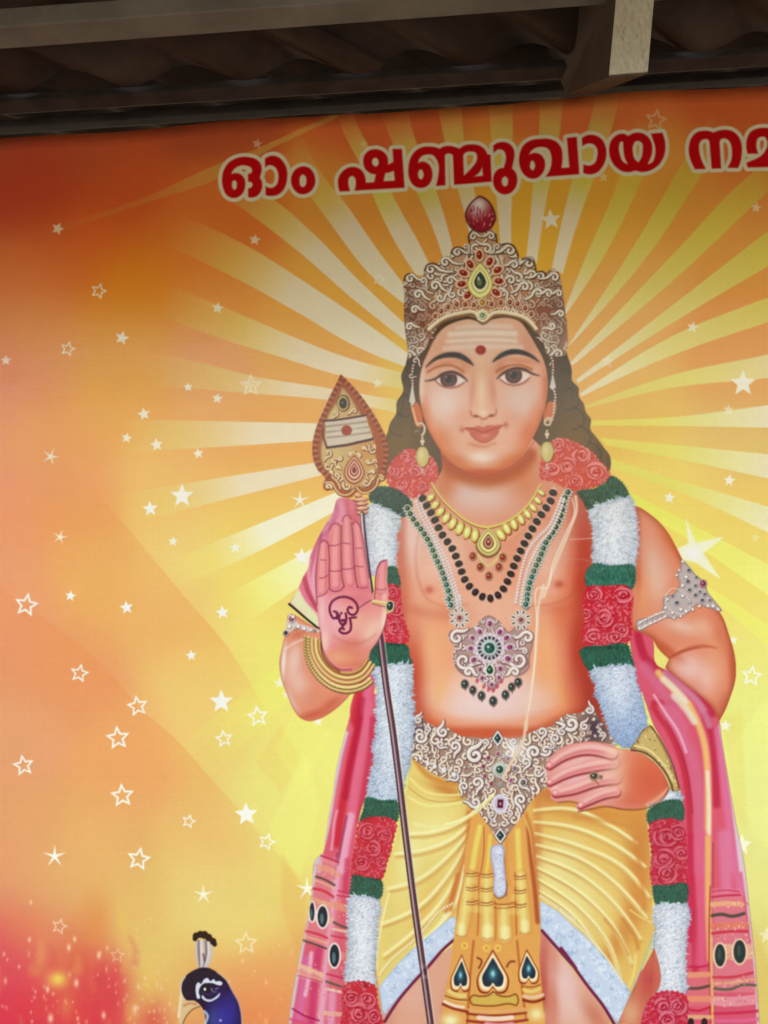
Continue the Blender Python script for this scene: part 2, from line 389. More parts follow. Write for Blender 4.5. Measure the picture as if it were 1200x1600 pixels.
def paint_fire():
    r = np.random.default_rng(3)
    clip(None)
    for x, y, rx, ry, c, a in ((-200,1600,200,220,(224,30,92),.98),(-30,1600,100,120,(228,40,86),.98),(50,1590,90,80,(230,60,74),.95),(140,1590,60,70,(232,66,70),.95),(10,1500,60,60,(228,80,90),.7),
                               (120,1500,40,60,(232,110,80),.75),(150,1440,26,50,(236,140,80),.55),(175,1560,28,55,(228,70,78),.85),(40,1450,45,40,(236,130,90),.5),(150,1540,40,50,(228,72,78),.8),(240,1590,22,30,(228,90,80),.8),
                               (-100,1480,70,60,(228,80,95),.6),(400,1720,160,70,(230,90,80),.8),(200,1740,200,90,(224,50,85),.95),(400,1590,50,40,(240,140,85),.6)):
        blob(x, y, rx, ry, c, a)
    for i in range(150):                                    # upward tongues
        x = r.uniform(-240, 215); y = r.uniform(1500, 1770); h = r.uniform(14, 50)
        P = np.array([(x, y), (x + r.normal(0, 2), y - h * .5), (x + r.normal(0, 4), y - h)])
        c = [(232,90,80), (236,140,80), (240,190,95), (226,60,84)][r.integers(4)]
        stroke(curve(P), np.linspace(r.uniform(4, 10), 1.5, 13), c, .22, 6)
    for x, y, rx, ry, a in ((90,1530,16,13,.8),(64,1495,8,26,.3),(190,1440,9,22,.35),(104,1572,10,16,.3),(230,1540,18,40,.3),(205,1580,10,20,.35)):
        blob(x, y, rx, ry, (240,200,95), a)
    blob(92,1528,8,7,(244,222,100),.6)
    for i in range(190):
        x = r.uniform(-200, 270) if i < 120 else r.uniform(200, 470)
        y = 1600 - abs(r.normal(0, 75)) if i < 150 else r.uniform(1420, 1780)
        s = r.uniform(.9, 2.6)
        blob(x, y, s, s * r.uniform(1, 2.2), (252,205,165), r.uniform(.25, .75))
    for x, y, s in ((155,1492,3),(108,1480,3),(117,1467,2.5),(212,1575,3.4),(163,1585,3),(80,1590,4),(120,1535,3.5),(46,1468,2.2),(48,1410,2),(75,1545,2.6)):
        blob(x, y, s, s * 1.8, (255,215,175), .85)
    # faint pink at the far left of the sheet
    blob(-110, 640, 90, 330, (216,116,140), .4)

def star(cx, cy, R, kind, ang=0, c=(255,252,238), a=1.0, r0=.42, lab=None):
    def st(R, r):
        return np.array([(cx + (R if i % 2 == 0 else r) * math.sin(math.radians(ang + 36 * i)), cy - (R if i % 2 == 0 else r) * math.cos(math.radians(ang + 36 * i))) for i in range(10)])
    if kind == 'f': put(mask(st(R, R * r0)), c, a)
    elif kind == 't': put(mask(st(R, R * .2)), c, a)
    elif kind == 'o':
        put(mask([st(R, R * .47), st(R * .66, R * .66 * .43)]), c, a)
    if R > 9: keep('printed_star', st(R + .8, (R + .8) * (.5 if kind != 't' else .26)))

STARS = [  # x, y, radius, kind, angle, alpha
 (88,354,11,'f',20,.8),(153,453,14,'o',18,.95),(190,527,12,'f',15,.95),(105,544,13,'o',15,.95),(8,562,9,'f',0,.8),(402,225,9,'f',10,.5),(398,374,10,'f',8,.75),
 (340,481,10,'f',10,.85),(568,223,8,'f',-8,.35),(340,623,9,'f',8,.9),(294,605,8,'f',-6,.9),(225,647,11,'f',-10,.9),(198,684,9,'f',10,.9),(245,695,11,'f',-8,.9),(310,709,9,'f',-10,.9),
 (392,603,19,'o',0,.55),(390,603,11,'f',12,.35),(592,437,11,'o',20,.8),(590,600,9,'f',0,.7),(79,713,15,'t',20,.85),(285,775,19,'f',0,1),(235,795,13,'f',-5,1),(94,839,13,'t',16,.85),(271,846,8,'f',5,.9),(368,856,9,'f',-5,.9),
 (469,782,16,'t',0,1),(472,870,14,'f',0,.95),(41,945,20,'o',10,1),(110,931,9,'f',8,1),(198,949,11,'f',-8,1),(348,957,11,'f',-6,1),(299,1024,9,'f',-6,1),(124,1052,16,'o',12,1),(215,1103,18,'o',-10,1),(346,1096,19,'f',0,1),(403,1119,18,'o',-8,1),
 (184,1153,20,'o',-6,1),(350,1154,15,'o',-8,1),(36,1196,18,'o',-10,1),(191,1243,20,'o',-5,1),(295,1283,12,'o',16,1),(385,1272,19,'f',-3,1),(417,1315,15,'o',18,.95),(85,1338,19,'t',0,1),(217,1342,20,'o',10,1),(318,1397,17,'t',0,.85),(93,1447,14,'o',16,.55),
 (385,1473,20,'o',-2,.5),(184,1492,13,'o',4,.35),(480,1388,20,'t',0,.9),(437,1067,9,'f',0,.8),(447,1085,6,'f',0,.8),(497,1127,8,'f',0,.9),
 (860,345,17,'f',-6,.95),(1081,513,10,'f',12,.8),(948,567,12,'f',4,.35),(1181,325,9,'f',8,.7),(1160,600,21,'f',0,.95),(1137,641,9,'f',4,.55),(1139,751,10,'f',6,.95),(1045,778,10,'f',8,.95),(1181,840,8,'f',8,.3),
 (1147,1000,8,'f',0,.8),(1176,1056,18,'o',8,.95),(1135,1134,10,'f',6,.9),(1160,1320,17,'f',4,.8),(1199,1462,14,'f',0,.6),(1024,190,19,'o',8,.5),(942,279,9,'f',0,.5),
 (1262,470,14,'o',10,.9),(1300,700,12,'f',0,.9),(1350,900,18,'o',6,.9),(1280,1230,16,'f',-5,.9),(1330,1400,15,'o',10,.7),(-60,1000,16,'o',0,.9),(-120,760,12,'f',8,.9),(-90,1280,17,'f',0,.9),(-150,480,12,'o',0,.9),(1250,1010,10,'f',0,.9)]
def paint_stars():
    for x, y, R, k, ang, a in STARS:
        star(x, y, R, k, ang, (255,246,222) if y > 1400 else (255,252,236), a, r0=.44)
    g = loop('W', '685,772! 762,738! 744,600! 800,735! 955,702! 842,792! 940,935! 790,835! 728,828!', False)
    put(blur(mask(g), 2), (255,255,230), .4); put(mask(g), (255,255,240), .6)
    blob(1084, 865, 12, 10, (255,255,250), .8)

# ------------------------------------------------------------------ the line of writing
def letters():
    G = []
    def g(name, *contours): G.append((name, list(contours)))
    a = lambda s: loop('a', s); b = lambda s: loop('b', s); c = lambda s: loop('c', s); d = lambda s: loop('d', s); e = lambda s: loop('e', s)
    g('o', a('165,287! 200,272 265,282 305,330 310,400 285,470 235,512 175,520 120,490 85,420 75,320 95,235 150,160 240,115 340,107 430,130 475,180 482,240 468,290 462,312! 482,345 487,400 465,465 425,503 378,515 345,512! 345,425! 375,415 393,390 380,360 345,350! 345,275! 370,272 388,245 375,212 330,193 265,192 215,212 182,245'),
      a('200,340 222,352 228,392 215,435 197,440 180,425 174,385 182,350'))
    g('aa', a('522,120! 560,97 610,88 665,105 715,155 743,220 748,300 735,380 700,445 650,485 590,498 527,490! 527,402! 555,415 600,415 640,385 660,320 655,250 625,200 590,182 550,185 522,205!'))
    g('m', a('915,190 975,205 1020,255 1040,325 1030,395 990,450 930,478 870,470 820,425 792,350 800,280 840,220'), a('915,270 942,290 952,335 940,390 915,408 888,395 876,345 886,290'))
    g('ssa', b('98,550! 82,470 90,400 130,340 190,302 260,297 320,325 355,380 368,462! 458,455! 478,370! 415,355 365,310 345,240 360,165 410,120 475,108 545,130 590,180 598,270! 635,255 660,240! 652,105! 745,105! 772,508! 255,540! 268,450 258,405 225,385 195,405 185,460 203,545!'),
      b('470,193 500,215 505,260 480,290 445,275 432,240 445,205'), b('665,328! 625,345 572,355! 552,445! 675,438!'))
    g('nma', c('140,320! 180,303 230,320 265,370 272,440 250,505 200,543 150,548 95,520 58,455 52,350 75,260 120,200 180,168 250,162 310,170 342,182! 385,160 440,155 500,170 528,182! 580,150 650,142 720,155 765,190 790,240! 818,242! 828,497! 480,520! 470,240! 445,225 410,225 390,240! 395,525! 312,530! 303,260 280,238 230,232 180,245 145,285'),
      c('165,372 188,395 192,440 172,472 148,460 138,420 148,385'), c('568,440! 562,240! 590,212 640,205 680,215 697,250 690,300 640,370'), c('742,335! 752,442! 652,450! 700,420 735,370'))
    g('u', c('848,155! 890,130 940,125 990,140 1030,185 1042,250 1030,320 1018,378! 1055,425 1067,490 1050,560 1010,605 950,622 895,600 855,545 845,480 860,420 900,380 945,372! 962,310 965,250 945,205 915,190 880,195 852,222!'), c('955,450 980,470 985,510 970,545 945,548 925,520 925,475'))
    g('kha', d('120,245! 155,230 200,240 230,280 235,330 215,380 170,412 130,412 85,380 55,310 55,240 85,170 140,135 200,128 270,132 325,160 352,200 360,260 352,345! 412,342! 395,128! 462,122! 480,388! 242,403! 270,360 285,300 280,240 260,200 220,185 170,190 135,215'), d('148,282 163,300 165,335 150,357 132,345 128,310 135,290'))
    g('aa2', d('502,130! 540,112 590,112 640,140 670,200 672,270 650,330 610,375 560,390 512,380! 512,322! 550,330 590,315 612,260 610,205 585,175 545,168 505,185!'))
    g('ya', d('832,118! 880,95 930,95 975,120 1003,170 1005,230 985,290 972,318! 1010,300 1030,250 1030,190 1015,140 1000,98! 1080,88! 1100,160 1095,240 1060,310 1000,355 930,370 885,360! 840,372 790,365 740,330 705,270 698,200 715,145 760,108 800,102'),
      d('835,320! 810,270 800,200 798,158! 780,155 765,190 772,250 795,300'), d('905,148 935,165 940,215 930,270 908,305! 880,280 865,230 870,175 885,152'))
    g('na', e('285,682! 240,590 210,480 215,370 250,280 310,220 390,200 460,202 520,222! 590,195 680,185 760,205 830,270 865,360 868,480 850,590 820,662! 695,660! 740,570 752,460 740,370 705,310 655,288 610,300 590,340! 607,668! 495,672! 470,340! 450,305 410,298 360,320 335,370 335,450 360,560 415,675!'))
    g('ma', e('945,480! 930,400 940,300 980,215 1060,170 1150,158 1260,175 1330,240 1350,300! 1400,300! 1420,640! 945,655! 930,600! 1000,570 1100,520 1160,460 1195,380 1190,310 1165,270 1120,265 1070,290 1052,350 1055,420 1075,480!'))
    g('visarga', e('1530,300 1575,320 1585,375 1550,410 1500,395 1485,345 1500,310'), e('1545,500 1590,520 1600,575 1565,612 1515,595 1500,545 1515,510'))
    return G
def paint_text():
    G = letters()
    for nm, cs in G:
        for q in cs:
            q2 = np.vstack([q, q[:1]])
            stroke(q2, 6.4, (240,240,216), 1.0)
    for nm, cs in G:
        m = mask(cs)
        for q in cs: stroke(np.vstack([q, q[:1]]), .9, (252,175,150), .8)
        put(m, (218,24,34))
        for q in cs: stroke(np.vstack([q, q[:1]]), .35, (160,30,40), .35)
        # outline of the pale surround for the mesh piece
        big = cs[0]
        keep('printed_letter', offset(big, 6.2))
def offset(P, d):
    """outward offset of a closed loop: support of the dilated outline seen from its own raster"""
    m = mask(P, pad=12)
    x0, y0, a = m
    k = int(round(d * S))
    # dilate by a disc
    out = a.copy()
    for dy in range(-k, k + 1):
        w = int(math.sqrt(max(0, k * k - dy * dy)))
        sh = np.zeros_like(a)
        if dy >= 0: sh[dy:] = a[:a.shape[0]-dy]
        else: sh[:dy] = a[-dy:]
        for dx in range(-w, w + 1, 1):
            if dx >= 0: np.maximum(out[:, dx:], sh[:, :a.shape[1]-dx], out=out[:, dx:])
            else: np.maximum(out[:, :dx], sh[:, -dx:], out=out[:, :dx])
    return trace((x0, y0, out))
def trace(m, step=5):
    """outer boundary of the biggest island of a mask as a polygon (Moore tracing)"""
    x0, y0, a = m
    b = np.pad(a > .5, 1)
    ys, xs = np.nonzero(b)
    s = (ys[0], xs[0]); cur = s; d = 6
    N = [(-1,0),(-1,1),(0,1),(1,1),(1,0),(1,-1),(0,-1),(-1,-1)]
    path = [s]
    for _ in range(20000):
        for k in range(8):
            q = (d + 6 + k) % 8
            n = (cur[0] + N[q][0], cur[1] + N[q][1])
            if b[n]: d = q; cur = n; break
        if cur == s: break
        path.append(cur)
    P = np.array(path, float)[::step]
    return np.stack([(P[:, 1] - 1 + x0 + .5) / S + PX0, (P[:, 0] - 1 + y0 + .5) / S + PY0], 1)
# ------------------------------------------------------------------ brushes for ornament, flowers and cloth
def spiral(cx, cy, r, ang, turns=1.15, hand=1, tail=1.0):
    """a scroll: curl plus a tail that leaves it"""
    P = []
    for i in range(14):
        u = i / 13
        t = math.radians(ang) + hand * u * turns * 2 * math.pi
        q = r * (.22 + .78 * u)
        P.append((cx + q * math.cos(t), cy + q * math.sin(t)))
    if tail > 0:
        a = np.array(P[-1]); d = a - np.array(P[-2]); d /= np.hypot(*d) + 1e-6
        nrm = np.array([-d[1], d[0]]) * hand
        P.append(tuple(a + d * r * .5 * tail + nrm * r * -.05)); P.append(tuple(a + d * r * 1.0 * tail - nrm * r * .3 * tail)); P.append(tuple(a + d * r * 1.5 * tail - nrm * r * .75 * tail))
    return np.array(P)
def scroll(cx, cy, r, ang, hand=1, turns=1.15, tail=1.0, w=None, light=(228,214,200), dark=(92,62,56), hi=(250,244,236)):
    P = spiral(cx, cy, r, ang, turns, hand, tail)
    w = w or max(1.0, r * .26)
    ww = w * np.linspace(.8, 1.1, len(P)); ww[-3:] *= [.9, .75, .5] if tail > 0 else [1, 1, .8]
    stroke(P + (.5, .6), ww + max(.8, r * .13), dark, .85, .5)
    stroke(P, ww, light, .95)
    stroke(P - (w * .3, w * .3), ww * .4, hi, .7)
def gem(cx, cy, rx, ry=None, c=(40,70,60), rim=(225,220,210), ang=0, hi=.8):
    ry = ry or rx
    k = max(.9, min(rx, ry) * .38)
    ell(cx + .4, cy + .6, rx + k + .7, ry + k + .7, (80,58,58), .6, ang)
    ell(cx, cy, rx + k, ry + k, rim, 1, ang); ell(cx, cy, rx, ry, c, 1, ang)
    ell(cx - rx * .15, cy + ry * .25, rx * .5, ry * .4, tuple(min(255, v * 1.6 + 14) for v in c), .5, ang)
    ell(cx - rx * .25, cy - ry * .25, max(.5, rx * .28), max(.5, ry * .25), (240,240,235), hi, ang)
def walk(P, step, off=0):
    d = np.hypot(*np.diff(P, axis=0).T); s = np.concatenate([[0], np.cumsum(d)])
    t = np.arange(off, s[-1], step)
    x = np.interp(t, s, P[:, 0]); y = np.interp(t, s, P[:, 1])
    i = np.clip(np.searchsorted(s, t, 'right') - 1, 0, len(P) - 2)
    a = np.degrees(np.arctan2(P[i + 1, 1] - P[i, 1], P[i + 1, 0] - P[i, 0]))
    return list(zip(x, y, a))
def fillers(m, n, rmin, rmax, seed, light=(224,210,198), dark=(88,60,56), hi=(250,244,236), gap=1.25):
    """fill a masked region with scrolls of uneven size"""
    r_ = np.random.default_rng(seed); x0, y0, a = m; done = []
    ys, xs = np.nonzero(a > .6)
    if len(xs) == 0: return
    for _ in range(n * 12):
        k = r_.integers(len(xs)); x = (xs[k] + x0) / S + PX0; y = (ys[k] + y0) / S + PY0; r = r_.uniform(rmin, rmax)
        if any((x - p)**2 + (y - q)**2 < (gap * (r + s) * .62 + 1)**2 for p, q, s in done): continue
        done.append((x, y, r))
        scroll(x, y, r, r_.uniform(0, 360), r_.choice([-1, 1]), r_.uniform(.7, 1.2), r_.uniform(.4, 1.1), light=tuple(int(v * r_.uniform(.88, 1.05)) if v*1.05 < 255 else v for v in light), dark=dark, hi=hi)
        if len(done) >= n: break
def jag(P, amp, step, seed, closed=True):
    r_ = np.random.default_rng(seed)
    if closed: P = np.vstack([P, P[:1]])
    Q = []
    for i, (x, y, a) in enumerate(walk(P, step)):
        n = math.radians(a + 90); k = amp * (1 if i % 2 else -1) * r_.uniform(.4, 1.2)
        Q.append((x + k * math.cos(n), y + k * math.sin(n)))
    return np.array(Q)
def white_flowers(f, s, seed, blue=0.0, tint=(196,210,232), y_true=None):
    r_ = np.random.default_rng(seed)
    P = loop(f, s); J = jag(P, 1.5, 3.2, seed); m = mask(J)
    cc = (lambda c: ink(c, y_true)) if y_true else (lambda c: c)
    tint = np.array(tint, float) * .45 + np.array((206,218,236)) * .55
    put(blur(m, 1.4), cc((96,104,120)), .5)
    put(m, cc(tuple(tint * .97)))
    x0, x1, y0, y1 = P[:, 0].min(), P[:, 0].max(), P[:, 1].min(), P[:, 1].max()
    inside = m
    clip(m); blob((P[:, 0].min() + P[:, 0].max()) / 2, (P[:, 1].min() + P[:, 1].max()) / 2, (P[:, 0].max() - P[:, 0].min()) * .4, (P[:, 1].max() - P[:, 1].min()) * .6, cc((244,250,252)), .7 * (1 - blue)); clip(None)
    # rows of petals, each lying over the one below it
    yy = y1
    while yy > y0 - 2:
        row = crop_to(m, *[int(v) for v in (0, (yy - PY0) * S)], W, 1)[0]
        k = np.nonzero(row > .5)[0]
        if len(k) > 4:
            xa, xb = PX0 + k[0] / S, PX0 + k[-1] / S; cx = (xa + xb) / 2; hw = (xb - xa) / 2
            n = int((xb - xa) / 1.9)
            for i in range(n):
                u = r_.uniform(-1, 1); x = cx + u * hw * .93; e = abs(u); L = r_.uniform(3.2, 6.5) * (.8 + .5 * e)
                a = math.radians(90 - 62 * u + r_.normal(0, 24)) if e > .3 else math.radians(r_.uniform(20, 160))
                d = np.array([math.cos(a), -abs(math.sin(a)) if r_.random() < .4 else abs(math.sin(a)) * .7]) * L
                p = np.array([x, yy + r_.uniform(-2.5, 2.5)])
                lo = (yy - y0) / (y1 - y0 + 1e-6) * blue
                c = np.array((244,249,252)) * (1 - .22 * e * r_.random()) * (1 - lo) + np.array((130,178,226)) * lo
                if r_.random() < .12 + lo * .3: c = tint * r_.uniform(.72, .95)
                stroke([p + (.5, .9), p + d + (.5, .9)], [1.5, .7], cc(tuple(tint * .7)), .3, .5)
                stroke([p, p + d], [r_.uniform(.9, 1.5), .5], cc(tuple(np.clip(c, 0, 255))), .85, .3)
        yy -= 2.1
    clip(m); w_ = P[:, 0].max() - P[:, 0].min()
    blob((x0 + x1) / 2, y0 + (y1 - y0) * (.5 - .22 * blue), w_ * .26, (y1 - y0) * (.5 - .2 * blue), cc((250,253,254)), .42); shade_edge(m, 3.2, cc((130,152,190)), .5); clip(None)
    return m
def green_leaves(f, s, seed, base=(26,92,74), y_true=None):
    r_ = np.random.default_rng(seed)
    P = loop(f, s); J = jag(P, 1.3, 2.7, seed); m = mask(J)
    cc = (lambda c: ink(c, y_true)) if y_true else (lambda c: c)
    put(blur(m, 1.0), cc((30,45,45)), .5); put(m, cc(base)); clip(m)
    x0, x1, y0, y1 = P[:, 0].min(), P[:, 0].max(), P[:, 1].min(), P[:, 1].max()
    for i in range(int((x1 - x0) * (y1 - y0) / 7)):
        x = r_.uniform(x0, x1); y = r_.uniform(y0, y1); k = r_.uniform(.55, 1.5); L = r_.uniform(2, 4.5); a = r_.uniform(-.6, .6)
        stroke([(x, y), (x + L * math.sin(a), y + L * math.cos(a))], [.8, .4], cc(tuple(np.clip(np.array(base) * k + (0, 4, 3), 0, 255))), .55, .3)
    clip(None)
    return m
def rose_bloom(x, y, r, seed, base, lt, dk):
    r_ = np.random.default_rng(seed)
    blob(x, y, r * .9, r * .9, dk, .35)
    a0 = r_.uniform(0, 6.28)
    for k in range(6):
        q = r * (.18 + .16 * k); a = a0 + k * 2.4 + r_.uniform(-.3, .3); sp = r_.uniform(1.6, 2.8)
        T = np.linspace(a, a + sp, 8); P = np.stack([x + q * np.cos(T) * r_.uniform(.8, 1.15), y + q * np.sin(T) * r_.uniform(.75, 1.05)], 1)
        w = np.sin(np.linspace(.25, math.pi - .25, 8))
        stroke(P + (.6, .9), w * r * .16 + .6, dk, .6, .6)
        stroke(P, w * r * r_.uniform(.09, .16) + .3, lt if k % 3 else tuple(np.array(lt) * .85 + np.array(base) * .15), .8, .5)
    ell(x, y, r * .12, r * .12, dk, .8)
def roses(f, s, seed, blooms, base=(214,52,62), lt=(246,128,140), dk=(160,24,40), y_true=None, edge=1.4, swirls=1.0):
    r_ = np.random.default_rng(seed)
    cc = (lambda c: ink(c, y_true)) if y_true else (lambda c: c)
    base, lt, dk = cc(base), cc(lt), cc(dk)
    P = loop(f, s); J = jag(P, edge, 4.2, seed); m = mask(J)
    put(m, base); clip(m)
    x0, x1, y0, y1 = P[:, 0].min(), P[:, 0].max(), P[:, 1].min(), P[:, 1].max()
    for i in range(int((x1 - x0) * (y1 - y0) / 34 * swirls)):
        x = r_.uniform(x0, x1); y = r_.uniform(y0, y1); q = r_.uniform(2, 5.5); a = r_.uniform(0, 6.28)
        T = np.linspace(a, a + r_.uniform(1.2, 2.6), 6); Q = np.stack([x + q * np.cos(T), y + q * np.sin(T)], 1)
        stroke(Q + (.4, .7), .9, dk, .5, .5); stroke(Q, [.5,1.1,1.4,1.3,.9,.4], lt, r_.uniform(.35, .8), .45)
    for k, (bx, by, br) in enumerate(blooms): rose_bloom(bx, by, br, seed + k, base, lt, dk)
    clip(None)
    return m
def mirrored(m, ax, n, rmin, rmax, seed, light, dark, hi, gap=1.0, base_ang=300):
    """ordered scrollwork: scrolls laid in pairs either side of an axis; ax = (x at y0, y0, dx/dy)"""
    r_ = np.random.default_rng(seed); x0, y0, a = m; done = []
    ys, xs = np.nonzero(a > .6); tries = 0
    while len(done) < n and tries < n * 14:
        tries += 1
        k = r_.integers(len(xs)); x = (xs[k] + x0) / S + PX0; y = (ys[k] + y0) / S + PY0; r = r_.uniform(rmin, rmax)
        cx = ax[0] + (y - ax[1]) * ax[2]
        if x > cx - r * .7 or any((x - p)**2 + (y - q)**2 < (gap * (r + t) * .62 + 1)**2 for p, q, t in done): continue
        done.append((x, y, r))
    done.sort(key=lambda q: q[1])
    for x, y, r in done:
        cx = ax[0] + (y - ax[1]) * ax[2]
        an = base_ang + r_.choice([0, 0, 150]) + r_.normal(0, 14); tn = r_.uniform(.85, 1.2); tl = r_.uniform(.7, 1.3)
        scroll(x, y, r, an, 1, tn, tl, light=light, dark=dark, hi=hi)
        scroll(2 * cx - x, y, r, 180 - an, -1, tn, tl, light=light, dark=dark, hi=hi)
def soften(m, r, a=1.0):
    """rub an area of the print softer"""
    x0, y0, q = m; h, w = q.shape; k = max(1, int(round(r * S * .6)))
    R = CV[y0:y0+h, x0:x0+w].copy()
    for _ in range(2): R = box(box(R, k, 0), k, 1)
    put(m, R, a)
def beads(P, step, r, c, rim=(225,220,210), off=0, jit=0.0, hi=.6, asp=1.0):
    for x, y, a in walk(P, step, off): gem(x, y, r * asp, r, c, rim, a, hi)
def shade_edge(m, w, c, a):
    """soft darker rim inside a shape (drawn modelling of the print)"""
    b = blur(m, w)
    x0, y0, q = m
    r = q * np.clip(1 - crop_to(b, x0, y0, q.shape[1], q.shape[0]), 0, 1) * 2
    put((x0, y0, np.clip(r, 0, 1)), c, a)

# ------------------------------------------------------------------ the printed figure, back to front
def paint_figure():
    f6 = lambda r, g, b: ink((r, g, b), 630)
    f7 = lambda r, g, b: ink((r, g, b), 740)
    f8 = lambda r, g, b: ink((r, g, b), 850)
    # ---- hair
    hair = 'Z: 640,520 634,570 627,588 630,612 620,630 619,647 610,662 606,676 600,690 598,735 640,775! 690,770! 700,700 830,700 840,770! 900,760! 952,735 952,714 942,700 931,685 921,671 922,657 914,645 911,633 903,621 903,608 893,597 892,579 884,552 884,500 640,490'
    m = shape('Z', hair, (84,58,26)); keep('hair', loop('Z', hair))
    clip(m)
    for i in range(60):
        x = rng.uniform(600, 660) if i % 2 else rng.uniform(860, 950); y = rng.uniform(540, 740)
        stroke(curve(np.array([(x, y), (x + rng.normal(0, 3), y + 14), (x + rng.normal(0, 4), y + 30)])), 1.2, (136,94,40), .3, 1)
    blob(900, 690, 40, 50, (128,86,24), .85); blob(625, 700, 36, 60, (124,84,26), .85); blob(915, 640, 26, 40, (112,76,24), .6); blob(640, 570, 14, 40, (60,42,22), .6); blob(884, 550, 12, 40, (56,40,22), .6)
    for x0_, y0_ in ((892,590),(900,620),(908,650),(918,680),(934,705),(885,560),(630,600),(622,630),(612,660)):
        sg = 1 if x0_ > 750 else -1
        stroke(curve(np.array([(x0_ - sg * 16, y0_ - 14), (x0_ - sg * 2, y0_ - 6), (x0_ + sg * 4, y0_ + 8), (x0_ - sg * 4, y0_ + 20), (x0_ - sg * 16, y0_ + 22)])), [1.2] * 25, (48,34,20), .5, 1.4)
    clip(None)
    # ---- shawl behind, right side of the sheet
    sh = 'I: 385,640 400,760 450,850 515,880 550,1045 640,1090 750,1165 850,1240 905,1335 K: 930,70 962,140 978,250 1003,400 1030,560 1060,720 O: 1062,120 1088,300 1105,470 1130,700 1152,1059 1175,1500 400,1500! 460,900 490,780 600,700 620,290 K: 700,650 775,520 740,400 700,280 640,170 575,0 I: 470,1300 420,1080 395,930 380,800'
    m = shape('I', sh, (228,90,112)); keep('shawl', loop('I', sh)); clip(m)
    for s, r, c, a in (('I: 410,760 450,900 500,1040 600,1150 700,1260 K: 640,60 720,200 780,350 810,520 820,700 825,884 O: 800,500 800,760', 5, (205,40,60), .75),
                       ('I: 440,880 480,1000 560,1060 700,1140 820,1240 880,1330 K: 905,110 930,230 945,400 950,560', 6, (200,44,70), .85),
                       ('I: 480,1060 560,1160 640,1290 700,1425 K: 700,90 780,220 830,330 860,500 870,700 870,884', 9, (226,110,140), .8),
                       ('I: 560,1090 640,1180 740,1290 800,1400 K: 810,60 860,160 890,260 905,380 908,520 905,884 O: 870,120 870,420 885,700', 5, (246,190,120), .95),
                       ('I: 600,1090 700,1170 800,1270 860,1400', 5, (214,140,170), .7),
                       ('I: 590,1130 660,1190 720,1260 K: 740,20 800,90 840,150', 5, (236,225,200), .85),
                       ('K: 905,400 912,520 912,700', 3, (246,232,215), .8),
                       ('K: 640,20 700,110 760,200 800,300', 2.2, (240,180,200), .8),
                       ('K: 700,150 760,260 800,380 830,600', 1.6, (170,30,60), .5),
                       ('K: 960,200 985,400 1010,600 1040,884 O: 1010,60 1040,250 1060,330', 7, (232,120,160), .75),
                       ('K: 970,170 1000,330 1025,500 1050,700 1072,884 O: 1042,40 1075,240 1100,440 1130,720 1150,1059', 3.2, (226,206,216), .9),
                       ('O: 960,20 970,200 975,300', 9, (234,140,178), .6), ('O: 840,20 835,300 830,600 820,720', 8, (236,96,132), .7), ('O: 775,20 770,300 775,600', 4, (214,44,84), .8),
                       ('O: 900,60 900,300 905,700 905,1059', 1.3, (170,60,70), .6), ('O: 868,30 872,400 890,800 895,1059 900,1300', 2.6, (240,180,110), .95), ('O: 885,300 878,500 880,900 885,1059', 1.2, (190,50,50), .8)):
        line('I', s, c, r, a, r * .7)
    # woven border of the shawl, right
    put(blur(mask(loop('O', '893,312! 1058,312! 1142,885! 893,885!', False)), 1.5), (234,146,150), .55)
    put(blur(mask(loop('O', '752,770! 882,770! 884,960! 750,960!', False)), 1.5), (234,130,130), .5)
    for s, c, r in (('O: 895,330 960,322 1045,330', (222,60,110), 3), ('O: 895,360 960,352 1050,348', (214,40,80), 3.5), ('O: 895,400 980,395 1060,400', (240,180,130), 8), ('O: 895,462 950,455 1000,465 1070,450', (50,66,52), 5.5),
                    ('O: 895,520 980,515 1080,512', (236,130,100), 9), ('O: 895,560 980,550 1088,548', (220,44,60), 4.5), ('O: 950,660 1000,660 1090,660', (240,184,150), 25), ('O: 900,800 1000,800 1115,775', (222,52,66), 4.5),
                    ('O: 905,835 1000,830 1125,810', (238,170,130), 5), ('O: 905,862 1000,865 1050,845 1130,845', (70,92,66), 4.5), ('O: 905,930 1000,935 1140,920', (240,160,170), 16), ('O: 905,1000 1050,995 1150,985', (218,46,84), 5),('O: 905,1040 1050,1040 1155,1030', (236,110,150), 6),
                    ('O: 755,740 810,745 870,735', (216,40,80), 4), ('O: 760,790 870,785', (240,160,120), 9), ('O: 750,860 810,862 875,848', (70,70,50), 5), ('O: 760,920 880,920', (240,150,110), 10), ('O: 755,975 810,985 880,965', (214,40,60), 4), ('O: 760,1020 880,1020', (236,190,130), 7),('O: 760,1120 1160,1120', (230,120,150), 24),('O: 760,1230 1160,1230', (60,70,52), 6),('O: 760,1300 1160,1300', (222,52,76), 8)):
        line('O', s, c, r / 2.1, .8, .9)
    for i in range(160):
        x = 860 + rng.uniform(890, 1130) / 3.529; y = 1300 + rng.choice([400, 520, 600, 700, 930, 830]) / 3.529 + rng.normal(0, 5)
        ell(x, y, rng.uniform(.8, 2), rng.uniform(.8, 2), [(250,225,160), (236,80,80), (245,215,180), (214,90,70)][rng.integers(4)], .5)
    for x, y, rx, ry in ((937,680,27,60), (1045,660,32,62)):
        X, Y = 860 + x / 3.529, 1300 + y / 3.529
        ell(X, Y, rx / 3.529 + 3.2, ry / 3.529 + 3.2, (246,220,190)); ell(X, Y, rx / 3.529 + 1, ry / 3.529 + 1, (160,120,80)); ell(X, Y, rx / 3.529, ry / 3.529, (44,58,56)); ell(X - 1, Y - 2, 3, 9, (80,100,92), .5)
    for x in (775, 850): ell(860 + x / 3.529, 1300 + 1050 / 3.529, 5, 7, (60,40,40))
